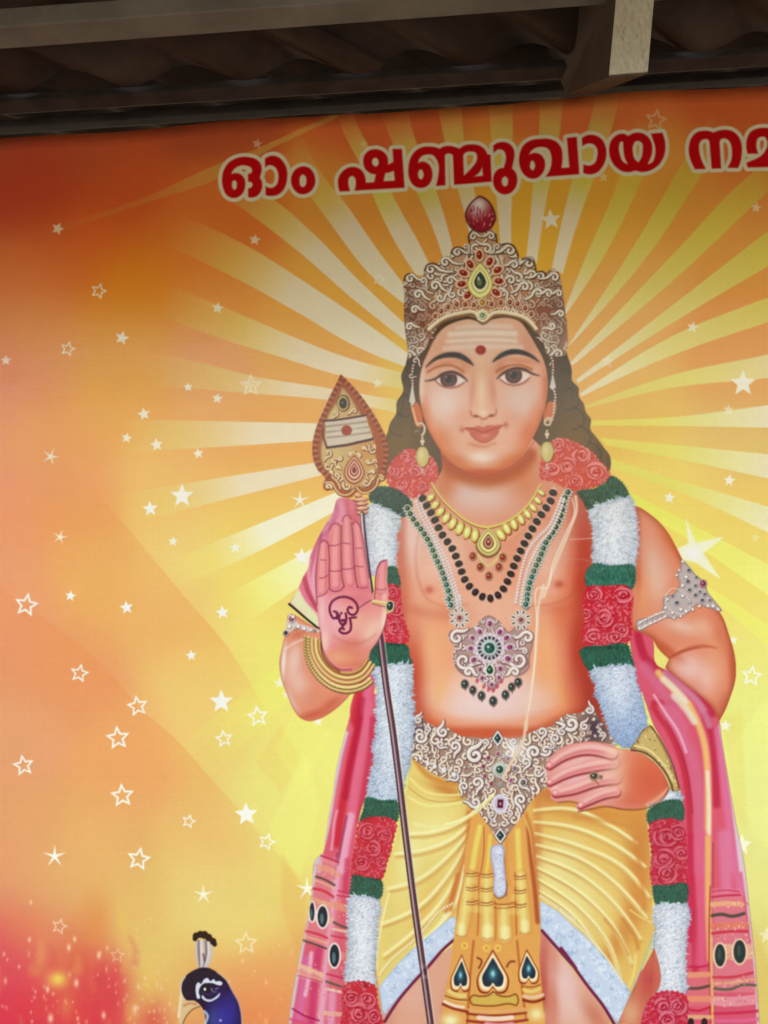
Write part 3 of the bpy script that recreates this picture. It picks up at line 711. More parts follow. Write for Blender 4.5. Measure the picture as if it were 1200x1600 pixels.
    clip(None)
    line('O', 'K: 962,140 978,250 1003,400 1030,560 1060,720 O: 1064,120 1088,300 1105,470 1130,700 1152,1059', (160,120,90), .7, .5, .5)
    # gap of bare ground between arm and shawl
    # ---- arm on the right
    arm = 'I: 415,118 520,175 600,255 665,365 720,470 800,570 870,670 940,770 975,870 1003,960 1017,1060 1012,1140 985,1230 950,1320 918,1378! 880,1300 800,1220 690,1140 600,1062! 622,1010! 560,950 520,890 430,850 390,840! 370,600 380,300!'
    m = shape('I', arm, (232,138,106)); keep('arm', loop('I', arm)); clip(m); shade_edge(m, 9, (192,84,60), .8)
    c0 = (232,150,112)
    for f, x, y, rx, ry, an, c, a in (('I', 530,480,70,190,-8,(234,190,168),.8), ('I', 560,560,70,120,15,(234,184,158),.6), ('I', 470,640,40,120,0,(240,160,110),.6), ('I', 700,820,120,45,15,(236,190,170),.85),
                                      ('I', 830,820,80,50,30,(238,180,150),.7), ('I', 740,1060,100,80,25,(238,196,188),.9), ('I', 850,1120,70,110,10,(238,190,176),.8), ('I', 900,1000,60,160,-5,(238,160,120),.6),
                                      ('I', 1000,1050,28,230,-4,(200,84,58),.75), ('I', 960,1280,50,80,25,(196,92,66),.6), ('I', 640,330,40,160,-38,(224,112,72),.8), ('I', 430,250,22,170,0,(190,84,66),.8), ('I', 440,520,20,100,0,(200,96,66),.5),
                                      ('I', 600,950,110,30,35,(206,92,58),.85), ('I', 920,860,40,120,-20,(212,104,74),.5), ('I', 800,1180,70,40,40,(232,150,130),.5)):
        ox, oy, k = FR[f]; blob(ox + x / k, oy + y / k, rx / k, ry / k, c, a, an)
    shade_edge(m, 5, (186,80,58), .6)
    line('I', '600,1015,3 660,985,8 740,950,10 830,935,8 900,945,3', (196,86,56), None, .8, 3)
    line('I', '618,1005,2 700,965,5 800,945,2', (160,60,44), None, .5, 1.5)
    line('I', '415,118 520,175 600,255 665,365 720,470', (206,90,56), 2.2, .6, 2); line('I', '940,770 975,870 1003,960 1017,1060 1012,1140 985,1230 950,1320', (186,90,64), 1.4, .8, 1.6)
    clip(None)
    # armlet on the right arm
    A = [(700,440,5),(735,490,9),(720,530,6),(780,530,7),(730,555,9),(700,580,6),(775,580,8),(815,575,9),(740,605,9),(800,615,7),(775,635,9),(830,630,8),(815,665,10),(860,665,7),(880,700,6),(910,720,6),(640,640,7),(665,680,10),(610,660,5),(700,640,6),(690,720,6),(740,680,7),(720,730,6),(760,720,5),(640,740,5),(600,710,5),(575,740,4),(545,750,4),(515,765,4),(485,780,4),(455,795,4),(600,760,4),(570,775,4),(540,790,4),(510,800,4),(480,815,4),(445,830,4),(680,490,4),(665,520,4),(690,760,4),(650,770,4),(800,700,5),(850,700,5)]
    am = 'I: 690,425 730,460 780,520 830,560 850,620 890,670 930,730 900,725 830,705 790,690 760,720 700,760 640,775 590,765 520,800 450,845 430,825 430,790 500,765 580,725 590,650 650,625 680,570 665,510 685,480'
    m = shape('I', am, (192,174,168)); keep('armlet', loop('I', am)); shade_edge(m, 2, (120,84,74), .6)
    for x, y, r in A: gem(880 + x / 3.75, 760 + y / 3.75, r / 3.75 * 1.05, r / 3.75 * .95, (48,54,60) if r >= 7 else (236,232,228), (236,230,226))
    for x, y, a in walk(curve(pts('I', '600,640 640,600 690,610 730,650 740,720 700,750 650,735 610,700 600,640')[0]), 4.4): ell(x, y, 1.3, 1.3, (244,240,236), .9); ell(x + .7, y + .9, .7, .7, (90,70,66), .7)
    for s in ('445,800 520,762 590,735', '450,835 530,795 600,762'):
        for x, y, a in walk(curve(pts('I', s)[0]), 4.2): ell(x, y, 1.8, 1.5, (246,238,232), 1); ell(x + 1.5, y + 1.2, 1, .8, (90,66,62), .8)
    gem(880 + 820 / 3.75, 760 + 568 / 3.75, 4.2, 4.8, (120,50,70), (200,150,150))
    # ---- torso
    tor = 'Z: 688,700 690,735 680,752 640,778 606,800 603,850 604,925 606,1000 618,1060 626,1130 650,1165! 960,1170! 958,1120 945,1080 930,1050 925,1000 930,920 940,860 935,810 915,775 880,760 Z: 850,745 845,700'
    m = shape('Z', tor, (240,164,132)); keep('torso', loop('Z', tor)); clip(m)
    put(blur(mask(loop('Z', '600,690 960,690 960,900 600,900', False)), 40), f8(220,130,100), .55)
    for f, x, y, rx, ry, an, c, a in (('G', 470,300,150,75,0,f7(222,186,168),.95), ('G', 380,270,80,60,0,f7(216,186,176),.7), ('G', 300,200,50,120,12,f7(206,118,84),.7), ('G', 650,200,60,110,-12,f7(214,130,94),.7),
                                      ('G', 150,480,60,150,8,(230,196,180),.85), ('G', 190,640,70,60,0,(236,178,150),.6), ('G', 90,620,30,200,0,(210,110,84),.6),
                                      ('G', 850,480,60,180,14,(228,178,156),.75), ('G', 930,470,30,180,-8,(206,104,86),.85), ('G', 900,640,60,50,0,(222,130,96),.7), ('G', 480,560,90,180,0,(236,172,140),.7),
                                      ('H', 550,160,220,110,0,(236,178,150),.8), ('H', 130,170,100,26,6,(206,106,80),.45), ('H', 930,170,120,24,-6,(204,100,76),.5), ('H', 240,200,120,20,4,(214,116,88),.45),
                                      ('H', 250,380,70,160,0,(240,158,112),.7), ('H', 850,380,110,170,0,(238,160,118),.8), ('H', 520,660,250,110,0,(232,208,204),.98), ('H', 760,620,110,100,0,(234,200,184),.8), ('H', 560,560,180,60,0,(236,196,178),.7),
                                      ('H', 400,560,80,80,0,(238,190,160),.6), ('H', 290,600,60,110,10,(246,172,104),.75), ('H', 170,560,45,190,2,(204,92,66),.85), ('H', 1060,520,50,210,-10,(184,74,58),.9), ('H', 1030,200,26,200,0,(196,96,72),.7), ('H', 940,610,60,110,-14,(246,166,100),.7),
                                      ('H', 110,120,26,130,4,(212,104,76),.6), ('J', 560,205,330,26,0,(216,96,56),.8), ('J', 240,150,120,28,20,(218,98,58),.8), ('J', 880,130,140,30,-22,(206,90,56),.8), ('J', 1050,120,60,90,0,(176,66,54),.8)):
        ox, oy, k = FR[f]; blob(ox + x / k, oy + y / k, rx / k, ry / k, c, a, an)
    for q_, w_, a_ in ((0, 7, .75), (22, 7, .5), (45, 8, .3)): line('D', '300,%d 360,%d 440,%d 540,%d 610,%d 700,%d 790,%d 860,%d' % tuple(v + q_ for v in (830, 905, 962, 996, 998, 978, 930, 860)), f7(184,96,70), w_, a_, 7)
    # darker modelling towards the garlands and the belt
    for q_, w_, c_, a_ in (('622,800 614,860 620,930 632,1000 640,1060 646,1120', 9, (196,84,62), .7), ('630,800 626,860 634,930 646,1000 654,1060 656,1120', 12, (230,124,90), .45), ('905,770 918,820 914,900 906,960 908,1020 926,1080 940,1130', 13, (180,66,50), .75), ('890,800 896,860 886,940 880,1000 892,1070 910,1120', 14, (232,116,80), .5),
                         ('650,1128 700,1146 760,1152 830,1146 900,1118 940,1096', 8, (196,74,46), .7), ('655,1108 710,1128 770,1134 840,1124 900,1098', 9, (240,134,86), .5), ('660,812 650,860 652,900 668,936 700,948 730,944', 2.5, (214,110,84), .5), ('905,812 912,860 906,900 890,932 860,944 820,946', 2.5, (206,98,74), .5)):
        line('Z', q_, c_, w_, a_ * .8, w_ * .9)
    blob(690, 868, 34, 46, (242,202,186), .7, 10); blob(848, 872, 26, 44, (238,192,170), .65, -10); blob(760, 1090, 70, 30, (240,206,198), .8); blob(764, 960, 40, 26, (242,184,158), .6); blob(680, 1010, 18, 50, (246,190,150), .5); blob(852, 1010, 16, 50, (246,186,144), .5)
    blob(671, 922, 7, 6, (206,84,66), .8); blob(873, 913, 8, 6, (202,86,66), .8)
    for x, y, rx, ry, c, a in ((910,880,16,120,(196,66,52),.75), (905,1010,20,90,(190,60,46),.8), (925,1100,22,50,(176,56,44),.85), (900,800,14,40,(206,96,84),.6), (628,850,8,90,(206,104,84),.6), (645,1060,12,60,(206,74,54),.85), (880,960,26,30,(226,110,76),.6), (690,1000,22,60,(250,170,120),.6), (850,1040,20,50,(250,166,108),.6), (650,1120,20,26,(190,70,56),.7), (750,1142,110,8,(206,86,56),.7), (650,800,10,50,(236,190,170),.6), (705,860,26,50,(238,186,158),.6), (835,860,18,50,(236,180,150),.5), (765,960,50,26,(238,176,146),.5), (640,830,10,60,(238,206,196),.6), (700,960,36,16,(216,112,84),.5)):
        blob(x, y, rx, ry, c, a)
    clip(None)
    # ---- left arm (raised hand), its shawl
    sw = 'F: 470,85 560,90 640,110 660,260 690,600 700,760 600,860 345,965! 250,885 140,790! 205,680 240,600 265,560 280,480 310,400 340,340 385,260 435,175'
    m = shape('F', sw, (232,120,140)); keep('sleeve', loop('F', sw)); clip(m)
    for s, r, c, a in (('F: 440,180 380,280 320,420 290,560 300,700 340,850', 5, (240,190,205), .7), ('F: 350,330 300,480 270,620 300,760 340,850', 4, (198,60,90), .6), ('F: 240,620 260,700 300,780 340,850', 3, (196,60,80), .75), ('F: 470,110 440,220 400,300 360,340 350,380', 4, (206,90,130), .6),
                       ('F: 530,100 530,160 560,220', 5, (214,80,100), .5), ('F: 600,110 590,200 600,300', 5, (226,90,100), .6), ('F: 480,110 500,170 480,240', 5, (240,150,175), .7), ('F: 400,250 350,330 350,360 400,380', 2.4, (180,60,100), .4),
                       ('F: 280,500 270,580 310,740 340,800', 2.4, (246,170,180), .7)):
        line('F', s, c, r, a, r * .7)
    clip(None)
    m = shape('F', '205,680! 148,785! 342,962! 330,855! 270,800 225,730', (226,224,180)); clip(m); line('F', '215,690 250,760 300,820 330,860', (240,160,160), 3, .8, 2); blob(470, 960, 8, 8, (240,205,150), .5); clip(None)
    line('F', '138,795 180,830 250,890 345,965', (28,48,40), 1.6, 1, .5)
    ar = 'F: 140,860 120,960 92,1080 72,1200 90,1310 130,1420 170,1510 210,1560 270,1585 340,1570 430,1520 520,1440 570,1380 680,1220 690,1110 640,1000 345,965 200,880!'
    m = shape('F', ar, (234,146,116)); keep('forearm', loop('F', ar)); clip(m)
    for x, y, rx, ry, an, c, a in ((170,1180,50,130,8,(236,196,180),.95), (200,1330,70,110,-20,(234,186,168),.9), (100,1180,16,150,4,(236,230,222),.95), (150,1440,22,110,-28,(226,200,186),.8), (300,1540,110,30,-15,(206,86,62),.8), (420,1470,100,40,-35,(214,98,74),.8),
                                   (200,1000,60,30,-20,(214,110,84),.8), (300,1430,90,70,0,(224,132,104),.5), (560,1120,120,60,0,(232,150,112),.7), (430,1130,50,60,0,(240,176,136),.8), (640,1080,50,60,0,(220,110,86),.7), (540,1210,120,30,-5,(200,90,60),.7)):
        blob(420 + x / 4.323, 760 + y / 4.323, rx / 4.323, ry / 4.323, c, a, an)
    shade_edge(m, 4, (196,92,70), .5)
    line('F', '110,1100 170,1060 250,1030 330,1030', (240,220,205), 1.5, .6, 1.5)
    clip(None)
    # armlet scrap on the left arm
    m = shape('F', '140,850! 200,925! 330,965! 345,975 240,975 190,950 150,980 105,1015! 120,930', (218,200,190))
    for x, y, r, c in ((155,895,18,(120,50,60)), (115,990,14,(40,34,36)), (165,880,8,(240,235,230)), (200,945,9,(240,235,230)), (240,960,8,(240,235,230)), (285,968,8,(236,200,180)), (140,945,9,(240,235,230)), (310,975,7,(80,40,40)), (180,960,6,(160,70,60))):
        gem(420 + x / 4.323, 760 + y / 4.323, r / 4.323, None, c, (230,220,214))
    # staff behind the hand
    def staff(s, w):
        P = pts('F', s)[0]; P = curve(P)
        stroke(P + (w * .1, 0), w * .62, (92,58,66), 1); stroke(P + (-w * .38, 0), w * .14, (60,34,44), .9); stroke(P + (w * .42, 0), w * .14, (70,40,50), .9)
        stroke(P + (-w * .02, 0), w * .2, (176,140,140), .95, .3); stroke(P + (w * .18, 0), w * .09, (110,64,84), .8, .3)
        return P
    # ---- dhoti and legs
    leg = 'M: 1195,600 980,800 800,1000 680,1150 640,1500 N: 100,2000 1300,2000 O: 330,1059 200,830 0,600 N: 900,700 300,700'
    m = shape('M', leg, (230,168,140)); keep('leg', loop('M', leg)); clip(m)
    for f, x, y, rx, ry, an, c, a in (('N', 950,1250,60,400,0,(196,72,62),.85), ('N', 1120,1300,90,300,0,(234,192,184),.95), ('O', 20,860,30,250,0,(214,110,88),.7), ('O', 110,900,60,180,-30,(236,196,186),.9), ('O', 250,1020,50,120,-35,(206,110,84),.7), ('N', 200,1500,60,200,10,(214,130,104),.6), ('M', 900,1000,90,120,30,(234,178,160),.7), ('M',700,1200,60,120,20,(222,140,120),.7)):
        ox, oy, k = FR[f]; blob(ox + x / k, oy + y / k, rx / k, ry / k, c, a, an)
    clip(None)
    dl = 'J: 160,250! 135,330 125,400 110,500 75,650 50,760 20,850 M: 690,200 655,400 632,600 628,750 650,940 675,1120! 700,1100 800,1000 980,800 1195,600! N: 300,800 420,200! 480,0 J: 560,640 470,480 300,330'
    m = shape('J', dl, (236,208,122)); keep('dhoti', loop('J', dl)); clip(m)
    for x, y, rx, ry, an, c, a in ((700,1235,34,10,20,(206,120,56),.85), (735,1290,10,60,8,(212,120,60),.85), (725,1370,12,40,10,(214,124,64),.8), (665,1420,12,44,25,(230,170,90),.5), (610,1450,10,70,5,(226,206,120),.5), (680,1300,30,40,20,(246,238,160),.7), (640,1340,20,60,10,(246,240,170),.7)):
        blob(x, y, rx, ry, c, a, an)
    r5 = np.random.default_rng(51)
    def fan(S0, S1, E, bulge, n, r5=r5):
        E = curve(np.array(E, float), n=12)
        for i in range(n):
            t = (i + .5) / n; a = np.array(S0) * (1 - t) + np.array(S1) * t; e = E[int(t * (len(E) - 1))] + r5.normal(0, 1.5, 2)
            d = e - a; nn = np.array([-d[1], d[0]]) * bulge
            P = curve(np.array([a, a + d * .35 + nn * r5.uniform(.8, 1.2), a + d * .7 + nn * r5.uniform(.7, 1.1), e]))
            L = np.linspace(0, 1, len(P)); w = 1.6 + 7.0 * L * (1.15 - L)
            stroke(P + (1.5, 4.5), w * 1.0, (218,150,78), .5, 3.0); stroke(P, w, (244,234,160), .75, 2.8); stroke(P - (.6, 1.6), w * .35, (252,248,204), .6, 2.0)
            o = P + np.array([1.2, 4.0]); stroke(o, .5 + .5 * (1 - L), (176,116,56), r5.uniform(.2, .45), 1.2)
    fan((742, 1262), (722, 1372), [(650, 1292), (622, 1330), (606, 1400), (600, 1470), (612, 1520), (660, 1470), (700, 1440)], -.10, 8)
    for q, r, c, a in (('J: 150,330 200,400 300,450 390,470 440,560', 9, (214,130,60), .75), ('J: 130,430 200,490 300,512 400,505', 4, (246,234,150), .8), ('J: 120,520 200,560 300,560 420,540', 4, (246,238,156), .8), ('J: 120,470 200,530 300,545 400,530', 2, (196,140,70), .6),
                       ('J: 420,600 410,760 370,900 340,1000 330,1074', 8, (216,124,58), .85), ('M: 1180,200 1150,340 1100,440', 8, (214,120,60), .85), ('M: 640,950 636,800 650,640 680,480 720,320', 3, (250,250,215), .6)):
        line('J', q, c, r / 2.2, a, r / 2)
    clip(None)
    # right half of the dhoti
    dr = 'J: 720,540 760,470 860,400 K: 140,440 300,500 450,520 605,560! 612,700 632,800 O: 545,0 560,200 575,400 574,560 540,650 490,780 440,900 400,1000 370,1062! 200,850 0,620 N: 1200,1190 1050,1010 930,860! 900,600 860,300 800,0! J: 690,620'
    m = shape('J', dr, (234,192,106)); keep('dhoti', loop('J', dr)); clip(m)
    for x, y, rx, ry, an, c, a in ((930,1270,90,22,8,(220,140,66),.9), (1000,1330,24,80,0,(214,130,66),.9), (990,1420,18,60,12,(216,136,70),.85), (960,1480,14,50,25,(214,128,64),.7), (860,1240,30,16,0,(206,110,60),.8), (840,1340,8,90,0,(206,110,60),.8), (900,1400,60,50,40,(240,232,160),.7), (870,1350,30,50,30,(242,236,170),.6)):
        blob(x, y, rx, ry, c, a, an)
    fan((834, 1258), (842, 1400), [(985, 1300), (1008, 1350), (1014, 1410), (1008, 1450), (990, 1500), (968, 1540), (940, 1500)], -.10, 8)
    for q, r, c, a in (('J: 700,600 730,700 745,850 760,1000', 7, (206,110,56), .7), ('K: 250,620 400,640 560,680', 8, (216,140,70), .6), ('O: 470,40 500,220 520,420', 10, (218,138,70), .7), ('O: 400,480 460,560 485,640', 7, (214,130,62), .7), ('O: 300,480 380,580 430,680', 5, (216,136,66), .6),
                       ('O: 555,60 566,300 572,500', 2.4, (244,230,130), .9), ('O: 470,680 460,780 430,860', 5, (240,220,140), .8), ('O: 440,430 500,470 560,500', 3, (244,226,140), .7)):
        line('J', q, c, r / 2.4, a, r / 2.2)
    clip(None)
    # silver borders
    def band(f, s, seed):
        m = shape(f, s, (196,214,232)); clip(m); x0, y0, a = m; r_ = np.random.default_rng(seed)
        for i in range(int(a.sum() / S / S / 26)):
            x = (x0 + r_.uniform(0, a.shape[1])) / S + PX0; y = (y0 + r_.uniform(0, a.shape[0])) / S + PY0; q = r_.uniform(2, 4.2); t = r_.uniform(0, 6.28)
            T = np.linspace(t, t + r_.uniform(2.5, 5), 8); stroke(np.stack([x + q * np.cos(T), y + q * np.sin(T)], 1), .8, (236,242,248) if r_.random() < .65 else (140,170,205), .7, .4)
        shade_edge(m, 3, (130,160,200), .5); clip(None); return m
    band('M', 'M: 1140,480! 1195,500 1195,595! 980,795 800,1000 680,1145! 650,950! 800,770 980,610', 5)
    band('O', 'N: 925,640! 1060,720 1200,850 O: 160,545 300,690 410,830 445,905 370,1060! 200,835 0,595 N: 1050,980 930,860', 6)
    for s in ('M: 1195,602 1080,700 980,815 880,920 780,1040 690,1180', 'N: 935,870 1050,1000 1200,1165 O: 60,640 200,840 300,970 355,1065'): line('M', s, (128,44,72), 2.4, 1, .4)
    for s, st in (('M: 660,860 740,760 860,660 960,560 1050,450 1150,390', 4.4), ('N: 925,600 1050,680 1200,790 O: 60,430 200,560 330,720 400,830', 4.6)):
        for x, y, a in walk(curve(pts('M', s)[0]), st):
            ell(x, y, 1.5, 2.6, (246,236,190), .95, -20); ell(x + 1.9, y + .6, .7, 1.8, (170,140,90), .6)
    line('O', '574,560 540,650 490,780 440,900 400,1000 375,1062', (150,200,190), 1.2, .8, .6)
    # central pleats
    pl = 'J: 480,480! 440,580 420,700 400,800 N: 330,420 290,600 250,880 225,1100 180,1350 140,1650 150,1900 950,1900 960,1600 950,1400 915,1120 925,850 895,500 860,300 830,100 800,0 J: 720,520 690,460!'
    m = shape('J', pl, (234,166,90)); keep('pleat', loop('J', pl)); clip(m)
    for s, r, c, a in (('N: 450,60 420,200 390,380', 9, (238,216,110), .95), ('N: 530,130 515,300 500,420', 6, (238,210,100), .95), ('N: 745,90 750,250 760,400', 9, (238,214,110), .95), ('N: 660,150 665,400 680,520', 5, (226,150,70), .8), ('N: 830,60 850,300 880,560 900,800', 8, (176,72,44), .8),
                       ('N: 640,250 650,450 660,600', 2, (170,76,40), .7), ('N: 480,60 475,300 450,440', 2.5, (196,96,44), .7), ('N: 440,420 440,700 430,900', 3, (200,100,44), .7), ('N: 570,640 575,800 570,940', 2.5, (206,110,50), .7), ('N: 725,420 730,700 735,900', 3, (196,90,44), .7),
                       ('N: 330,420 290,620 265,780', 3, (206,100,50), .6), ('N: 960,900 940,1200 960,1500', 6, (180,70,50), .6), ('N: 400,950 370,1250 350,1600', 4, (190,84,44), .7), ('N: 740,950 770,1250 810,1560', 4, (190,84,44), .7)):
        line('J', s, c, r / 2.2, a, r / 3)
    for st, w in (('372,440,38 350,560,44 335,700,48 320,800,50 305,880,40', 0), ('508,450,36 505,600,42 508,760,50 508,900,54', 0), ('640,700,44 640,800,52 645,910,52', 0), ('770,430,36 785,600,42 795,760,48 800,860,44', 0)):
        P, _, q = pts('N', st); P, q = curve(P, n=8, extra=q)
        stroke(P + (1.5, 0), q * 1.1, (214,128,62), .5, 3.0); stroke(P, q * .95, (238,206,118), .7, 3.4); stroke(P - (1.2, 0), q * .4, (244,230,150), .7, 3.2)
        e = P[-1]; stroke(np.array([e + (0, -9), e + (0, 1)]), q[-1] * .72, (246,240,176), .7, 4.0); stroke(np.array([e + (-7, 5), e + (0, 7.5), e + (7, 5)]), 1.1, (190,110,50), .45, 1.4)
    for y in (420, 530, 640):
        for (xa, xb) in ((345, 430), (460, 550), (720, 810)):
            dy = (xb - 400) * .06
            X0, X1 = 660 + xa / 5, 660 + xb / 5; Y0 = 1280 + (y + dy) / 5
            put(blur(mask(np.array([(X0 - (y - 400) * .03, Y0 + 5), (X1, Y0 + 6), (X1, Y0 + 17), (X0 - (y - 400) * .05, Y0 + 16)])), 1.2), (240,222,130), .35)
            stroke([(X0, Y0), ((X0 + X1) / 2, Y0 + 1.2), (X1, Y0 - 1)], 1, (150,74,40), .8, .4); stroke([(X0, Y0 + 4), ((X0 + X1) / 2, Y0 + 5.4), (X1, Y0 + 3)], .8, (156,84,44), .7, .4)
            stroke([(X0, Y0 + 2), ((X0 + X1) / 2, Y0 + 3.2), (X1, Y0 + 1)], .7, (246,206,130), .8, .3)
    line('N', '560,655 620,665 720,650', (160,84,44), 1, .8, .4); line('N', '560,690 620,695 730,680', (160,84,44), .9, .7, .4)
    for x, y in ((500,1005), (590,1005), (330,985)): ell(660 + x / 5, 1280 + y / 5, 6, 6, (240,200,100), .8); ell(660 + x / 5, 1280 + y / 5, 2, 2, (220,130,60), .8)
    def heart(cx, cy, w, h, lean=0):
        def hp(k, dy=0):
            return curve(np.array([(cx + lean, cy - h * k + dy), (cx + w * .55 * k + lean * .5, cy - h * .35 * k), (cx + w * k, cy + h * .35 * k), (cx + w * .75 * k, cy + h * .82 * k), (cx + w * .3 * k, cy + h * .85 * k), (cx, cy + h * .62 * k), (cx - w * .3 * k, cy + h * .85 * k), (cx - w * .75 * k, cy + h * .82 * k), (cx - w * k, cy + h * .35 * k), (cx - w * .55 * k + lean * .5, cy - h * .35 * k)]), [True] + [False] * 9, True)
        put(mask(hp(1.28)), (150,56,34)); put(mask(hp(1.16)), (238,176,110)); put(mask(hp(1.05)), (250,232,190)); put(mask(hp(.84)), (30,48,62)); clip(mask(hp(.84)))
        blob(cx, cy + 1, w * .35, h * .35, (50,140,150), .9); blob(cx, cy + 1, w * .15, h * .16, (170,235,240), .9); clip(None)
    heart(660 + 550 / 5, 1280 + 1200 / 5, 20, 29); heart(660 + 297 / 5, 1280 + 1210 / 5, 12.5, 25, 2); heart(660 + 830 / 5, 1280 + 1160 / 5, 13, 23, -3)
    m = shape('N', '370,1400 390,1375 450,1380 520,1370 555,1345 590,1370 680,1380 730,1365 748,1400 735,1450 690,1440 560,1455 430,1450 385,1440', (220,180,90)); line('N', '370,1400 390,1375 450,1380 520,1370 555,1345 590,1370 680,1380 730,1365 748,1400 735,1450 690,1440 560,1455 430,1450 385,1440 370,1400', (130,60,30), 1.1, .85)
    for s, c, r in (('350,1490 500,1500 800,1485', (236,170,110), 3), ('350,1515 500,1530 810,1510', (160,58,36), 2), ('440,1545 560,1555 700,1545', (250,220,200), 3.4), ('350,1570 560,1590 820,1565', (170,50,50), 2.2), ('500,1600 600,1610 700,1600', (240,160,170), 4),
                    ('160,1440 230,1470 350,1500', (150,50,34), 2.2), ('175,1420 240,1450 320,1465', (250,226,200), 2.4), ('190,1380 260,1410 340,1420', (236,190,110), 2), ('180,1375 250,1400 350,1410', (140,60,34), 1), ('210,1340 270,1370 330,1375', (238,214,130), 3.2),
                    ('790,1380 860,1390 940,1370', (240,200,170), 2.4), ('790,1410 860,1425 950,1400', (140,44,34), 2.2), ('790,1330 850,1345 920,1320', (236,206,120), 2.4), ('780,1300 850,1310 920,1290', (160,80,40), 1), ('430,1080 460,1100 440,1160', (150,60,36), 1.6), ('720,1110 690,1110 660,1150', (150,60,36), 1.6)):
        line('N', s, c, r, .9, .6)
    blob(660 + 220 / 5, 1280 + 1570 / 5, 13, 10, (248,246,190), .95); blob(660 + 890 / 5, 1280 + 1520 / 5, 11, 10, (244,232,170), .95)
    shade_edge(m, 2, (170,90,40), .3); clip(None)
    # ---- belt
    bl = 'J: 145,120 165,112 190,125 205,150 235,165 260,180 300,172 340,200 400,225 450,225 500,238 545,215 560,190 585,225 620,232 700,215 740,195 780,182 830,170 860,140 900,112 950,110 990,95 1010,68 1040,95 1080,160 1120,210 1150,270! 950,262 880,340 835,440 780,490 725,545 690,600 640,670 605,720 578,758! 540,700 505,650 470,605 425,565 395,510 370,455 300,430 240,405 180,360 140,330!'
    m = shape('J', bl, (170,134,116)); keep('belt', loop('J', bl)); clip(m)
    blob(655, 1150, 22, 30, (60,58,90), .8); blob(930, 1140, 24, 26, (62,44,60), .85)
    fillers(m, 260, 1.8, 2.8, 12, (226,210,196), (120,88,80), gap=.8)
    mirrored(m, (777, 1180, .03), 64, 5.0, 8.2, 11, (236,220,196), (104,62,54), (252,244,230), .95, 250); clip(None)
    q = lambda x, y: (600 + x / 3.158, 1080 + y / 3.158)
    for x, y, r, an, h in ((170,140,20,200,1), (180,225,30,60,-1), (215,185,16,0,1), (290,200,28,180,1), (350,272,28,0,1), (280,262,20,120,-1), (450,315,40,200,1), (350,420,22,60,1), (395,470,24,200,-1), (460,450,30,0,1), (450,548,28,90,1), (675,535,30,180,-1), (690,450,26,150,-1),
                           (780,200,24,0,1), (845,232,24,180,-1), (925,160,36,90,1), (1015,92,22,0,-1), (990,172,22,200,1), (800,290,28,60,1), (740,300,34,200,-1), (700,350,24,10,1), (760,400,22,90,-1), (1080,215,16,0,1), (830,270,14,60,1), (620,600,16,0,1), (530,610,16,180,-1), (500,250,18,0,1), (640,250,18,180,-1), (880,200,20,200,1)):
        X, Y = q(x, y); scroll(X, Y, r / 3.158, an, h, 1.2, .7, light=(232,220,208), dark=(84,56,56))
    for x, y, w in ((215,355,9), (250,370,9), (295,388,11), (345,410,10), (780,440,6), (800,410,5), (735,480,6), (180,330,7)): X, Y = q(x, y); gem(X, Y, w / 3.158 * .8, w / 3.158, (222,220,226), (244,240,238))
    for x, y, r, c in ((563,308,9,(130,36,60)), (515,328,9,(120,30,50)), (612,330,9,(110,40,70)), (490,370,9,(120,30,50)), (645,380,9,(90,60,80)), (498,418,9,(130,36,60)), (530,455,9,(120,30,44)), (627,440,9,(150,50,100)), (575,460,8,(110,110,130)), (687,450,12,(70,66,60)), (610,650,6,(190,180,190)), (545,640,6,(200,190,196))):
        X, Y = q(x, y); gem(X, Y, r / 3.158, r / 3.158 * 1.15, c, (232,226,220))
    X, Y = q(571, 386); ell(X, Y, 12.5, 12.5, (200,205,196)); ell(X, Y, 10, 10, (238,240,226)); gem(X, Y, 5.6, 5.8, (26,66,54), (190,200,180))
    for k in range(14): t = k / 14 * 6.283; ell(X + 10.4 * math.cos(t), Y + 10.4 * math.sin(t), 1.2, 1.2, (120,110,110), .7)
    def lozenge(x, y, w, h, c):
        X, Y = q(x, y); L = lambda k: np.array([(X, Y - h * k), (X + w * k, Y), (X, Y + h * k), (X - w * k, Y)])
        put(mask(L(1.45)), (90,60,64)); put(mask(L(1.3)), (236,226,222)); put(mask(L(.85)), c); ell(X - 1, Y - 1, 1.4, 1.6, (190,200,200), .8)
    lozenge(561, 232, 7, 10, (34,62,56)); lozenge(574, 712, 7.5, 10, (40,58,58))
    X, Y = q(574, 555); ell(X, Y, 13, 15, (220,212,222)); ell(X, Y, 9, 11, (200,190,205)); put(mask(np.array([(X - 4, Y - 7), (X + 5, Y - 7), (X + 4, Y + 7), (X - 5, Y + 6)])), (100,30,50)); ell(X, Y, 1.8, 2.4, (220,150,160), .9)
    shine = blob(805, 1172, 18, 16, (244,244,238), .75)
    # tassel of the belt
    tt = 'N: 560,200 625,200 640,330 650,450 655,560 630,600 600,610 570,590 560,450'
    m = shape('N', tt, (206,210,226)); clip(m)
    for i in range(70): ell(660 + rng.uniform(555, 655) / 5, 1280 + rng.uniform(200, 610) / 5, 1.7, 1.9, [(236,240,250), (170,176,205), (222,226,238)][i % 3], .7)
    shade_edge(m, 2, (110,110,150), .6); clip(None)
    line('N', '655,480 660,550 640,600 600,620 560,590', (110,70,60), .8, .8)
    # ---- garlands
    G1 = []
    def gar(kind, f, s, seed, blooms=(), **k):
        keep('garland', loop(f, s))
        if kind == 'w': white_flowers(f, s, seed, **k)
        elif kind == 'g': green_leaves(f, s, seed, **k)
        else: roses(f, s, seed, [(FR[f][0] + x / FR[f][2], FR[f][1] + y / FR[f][2], r / FR[f][2]) for x, y, r in blooms], **k)
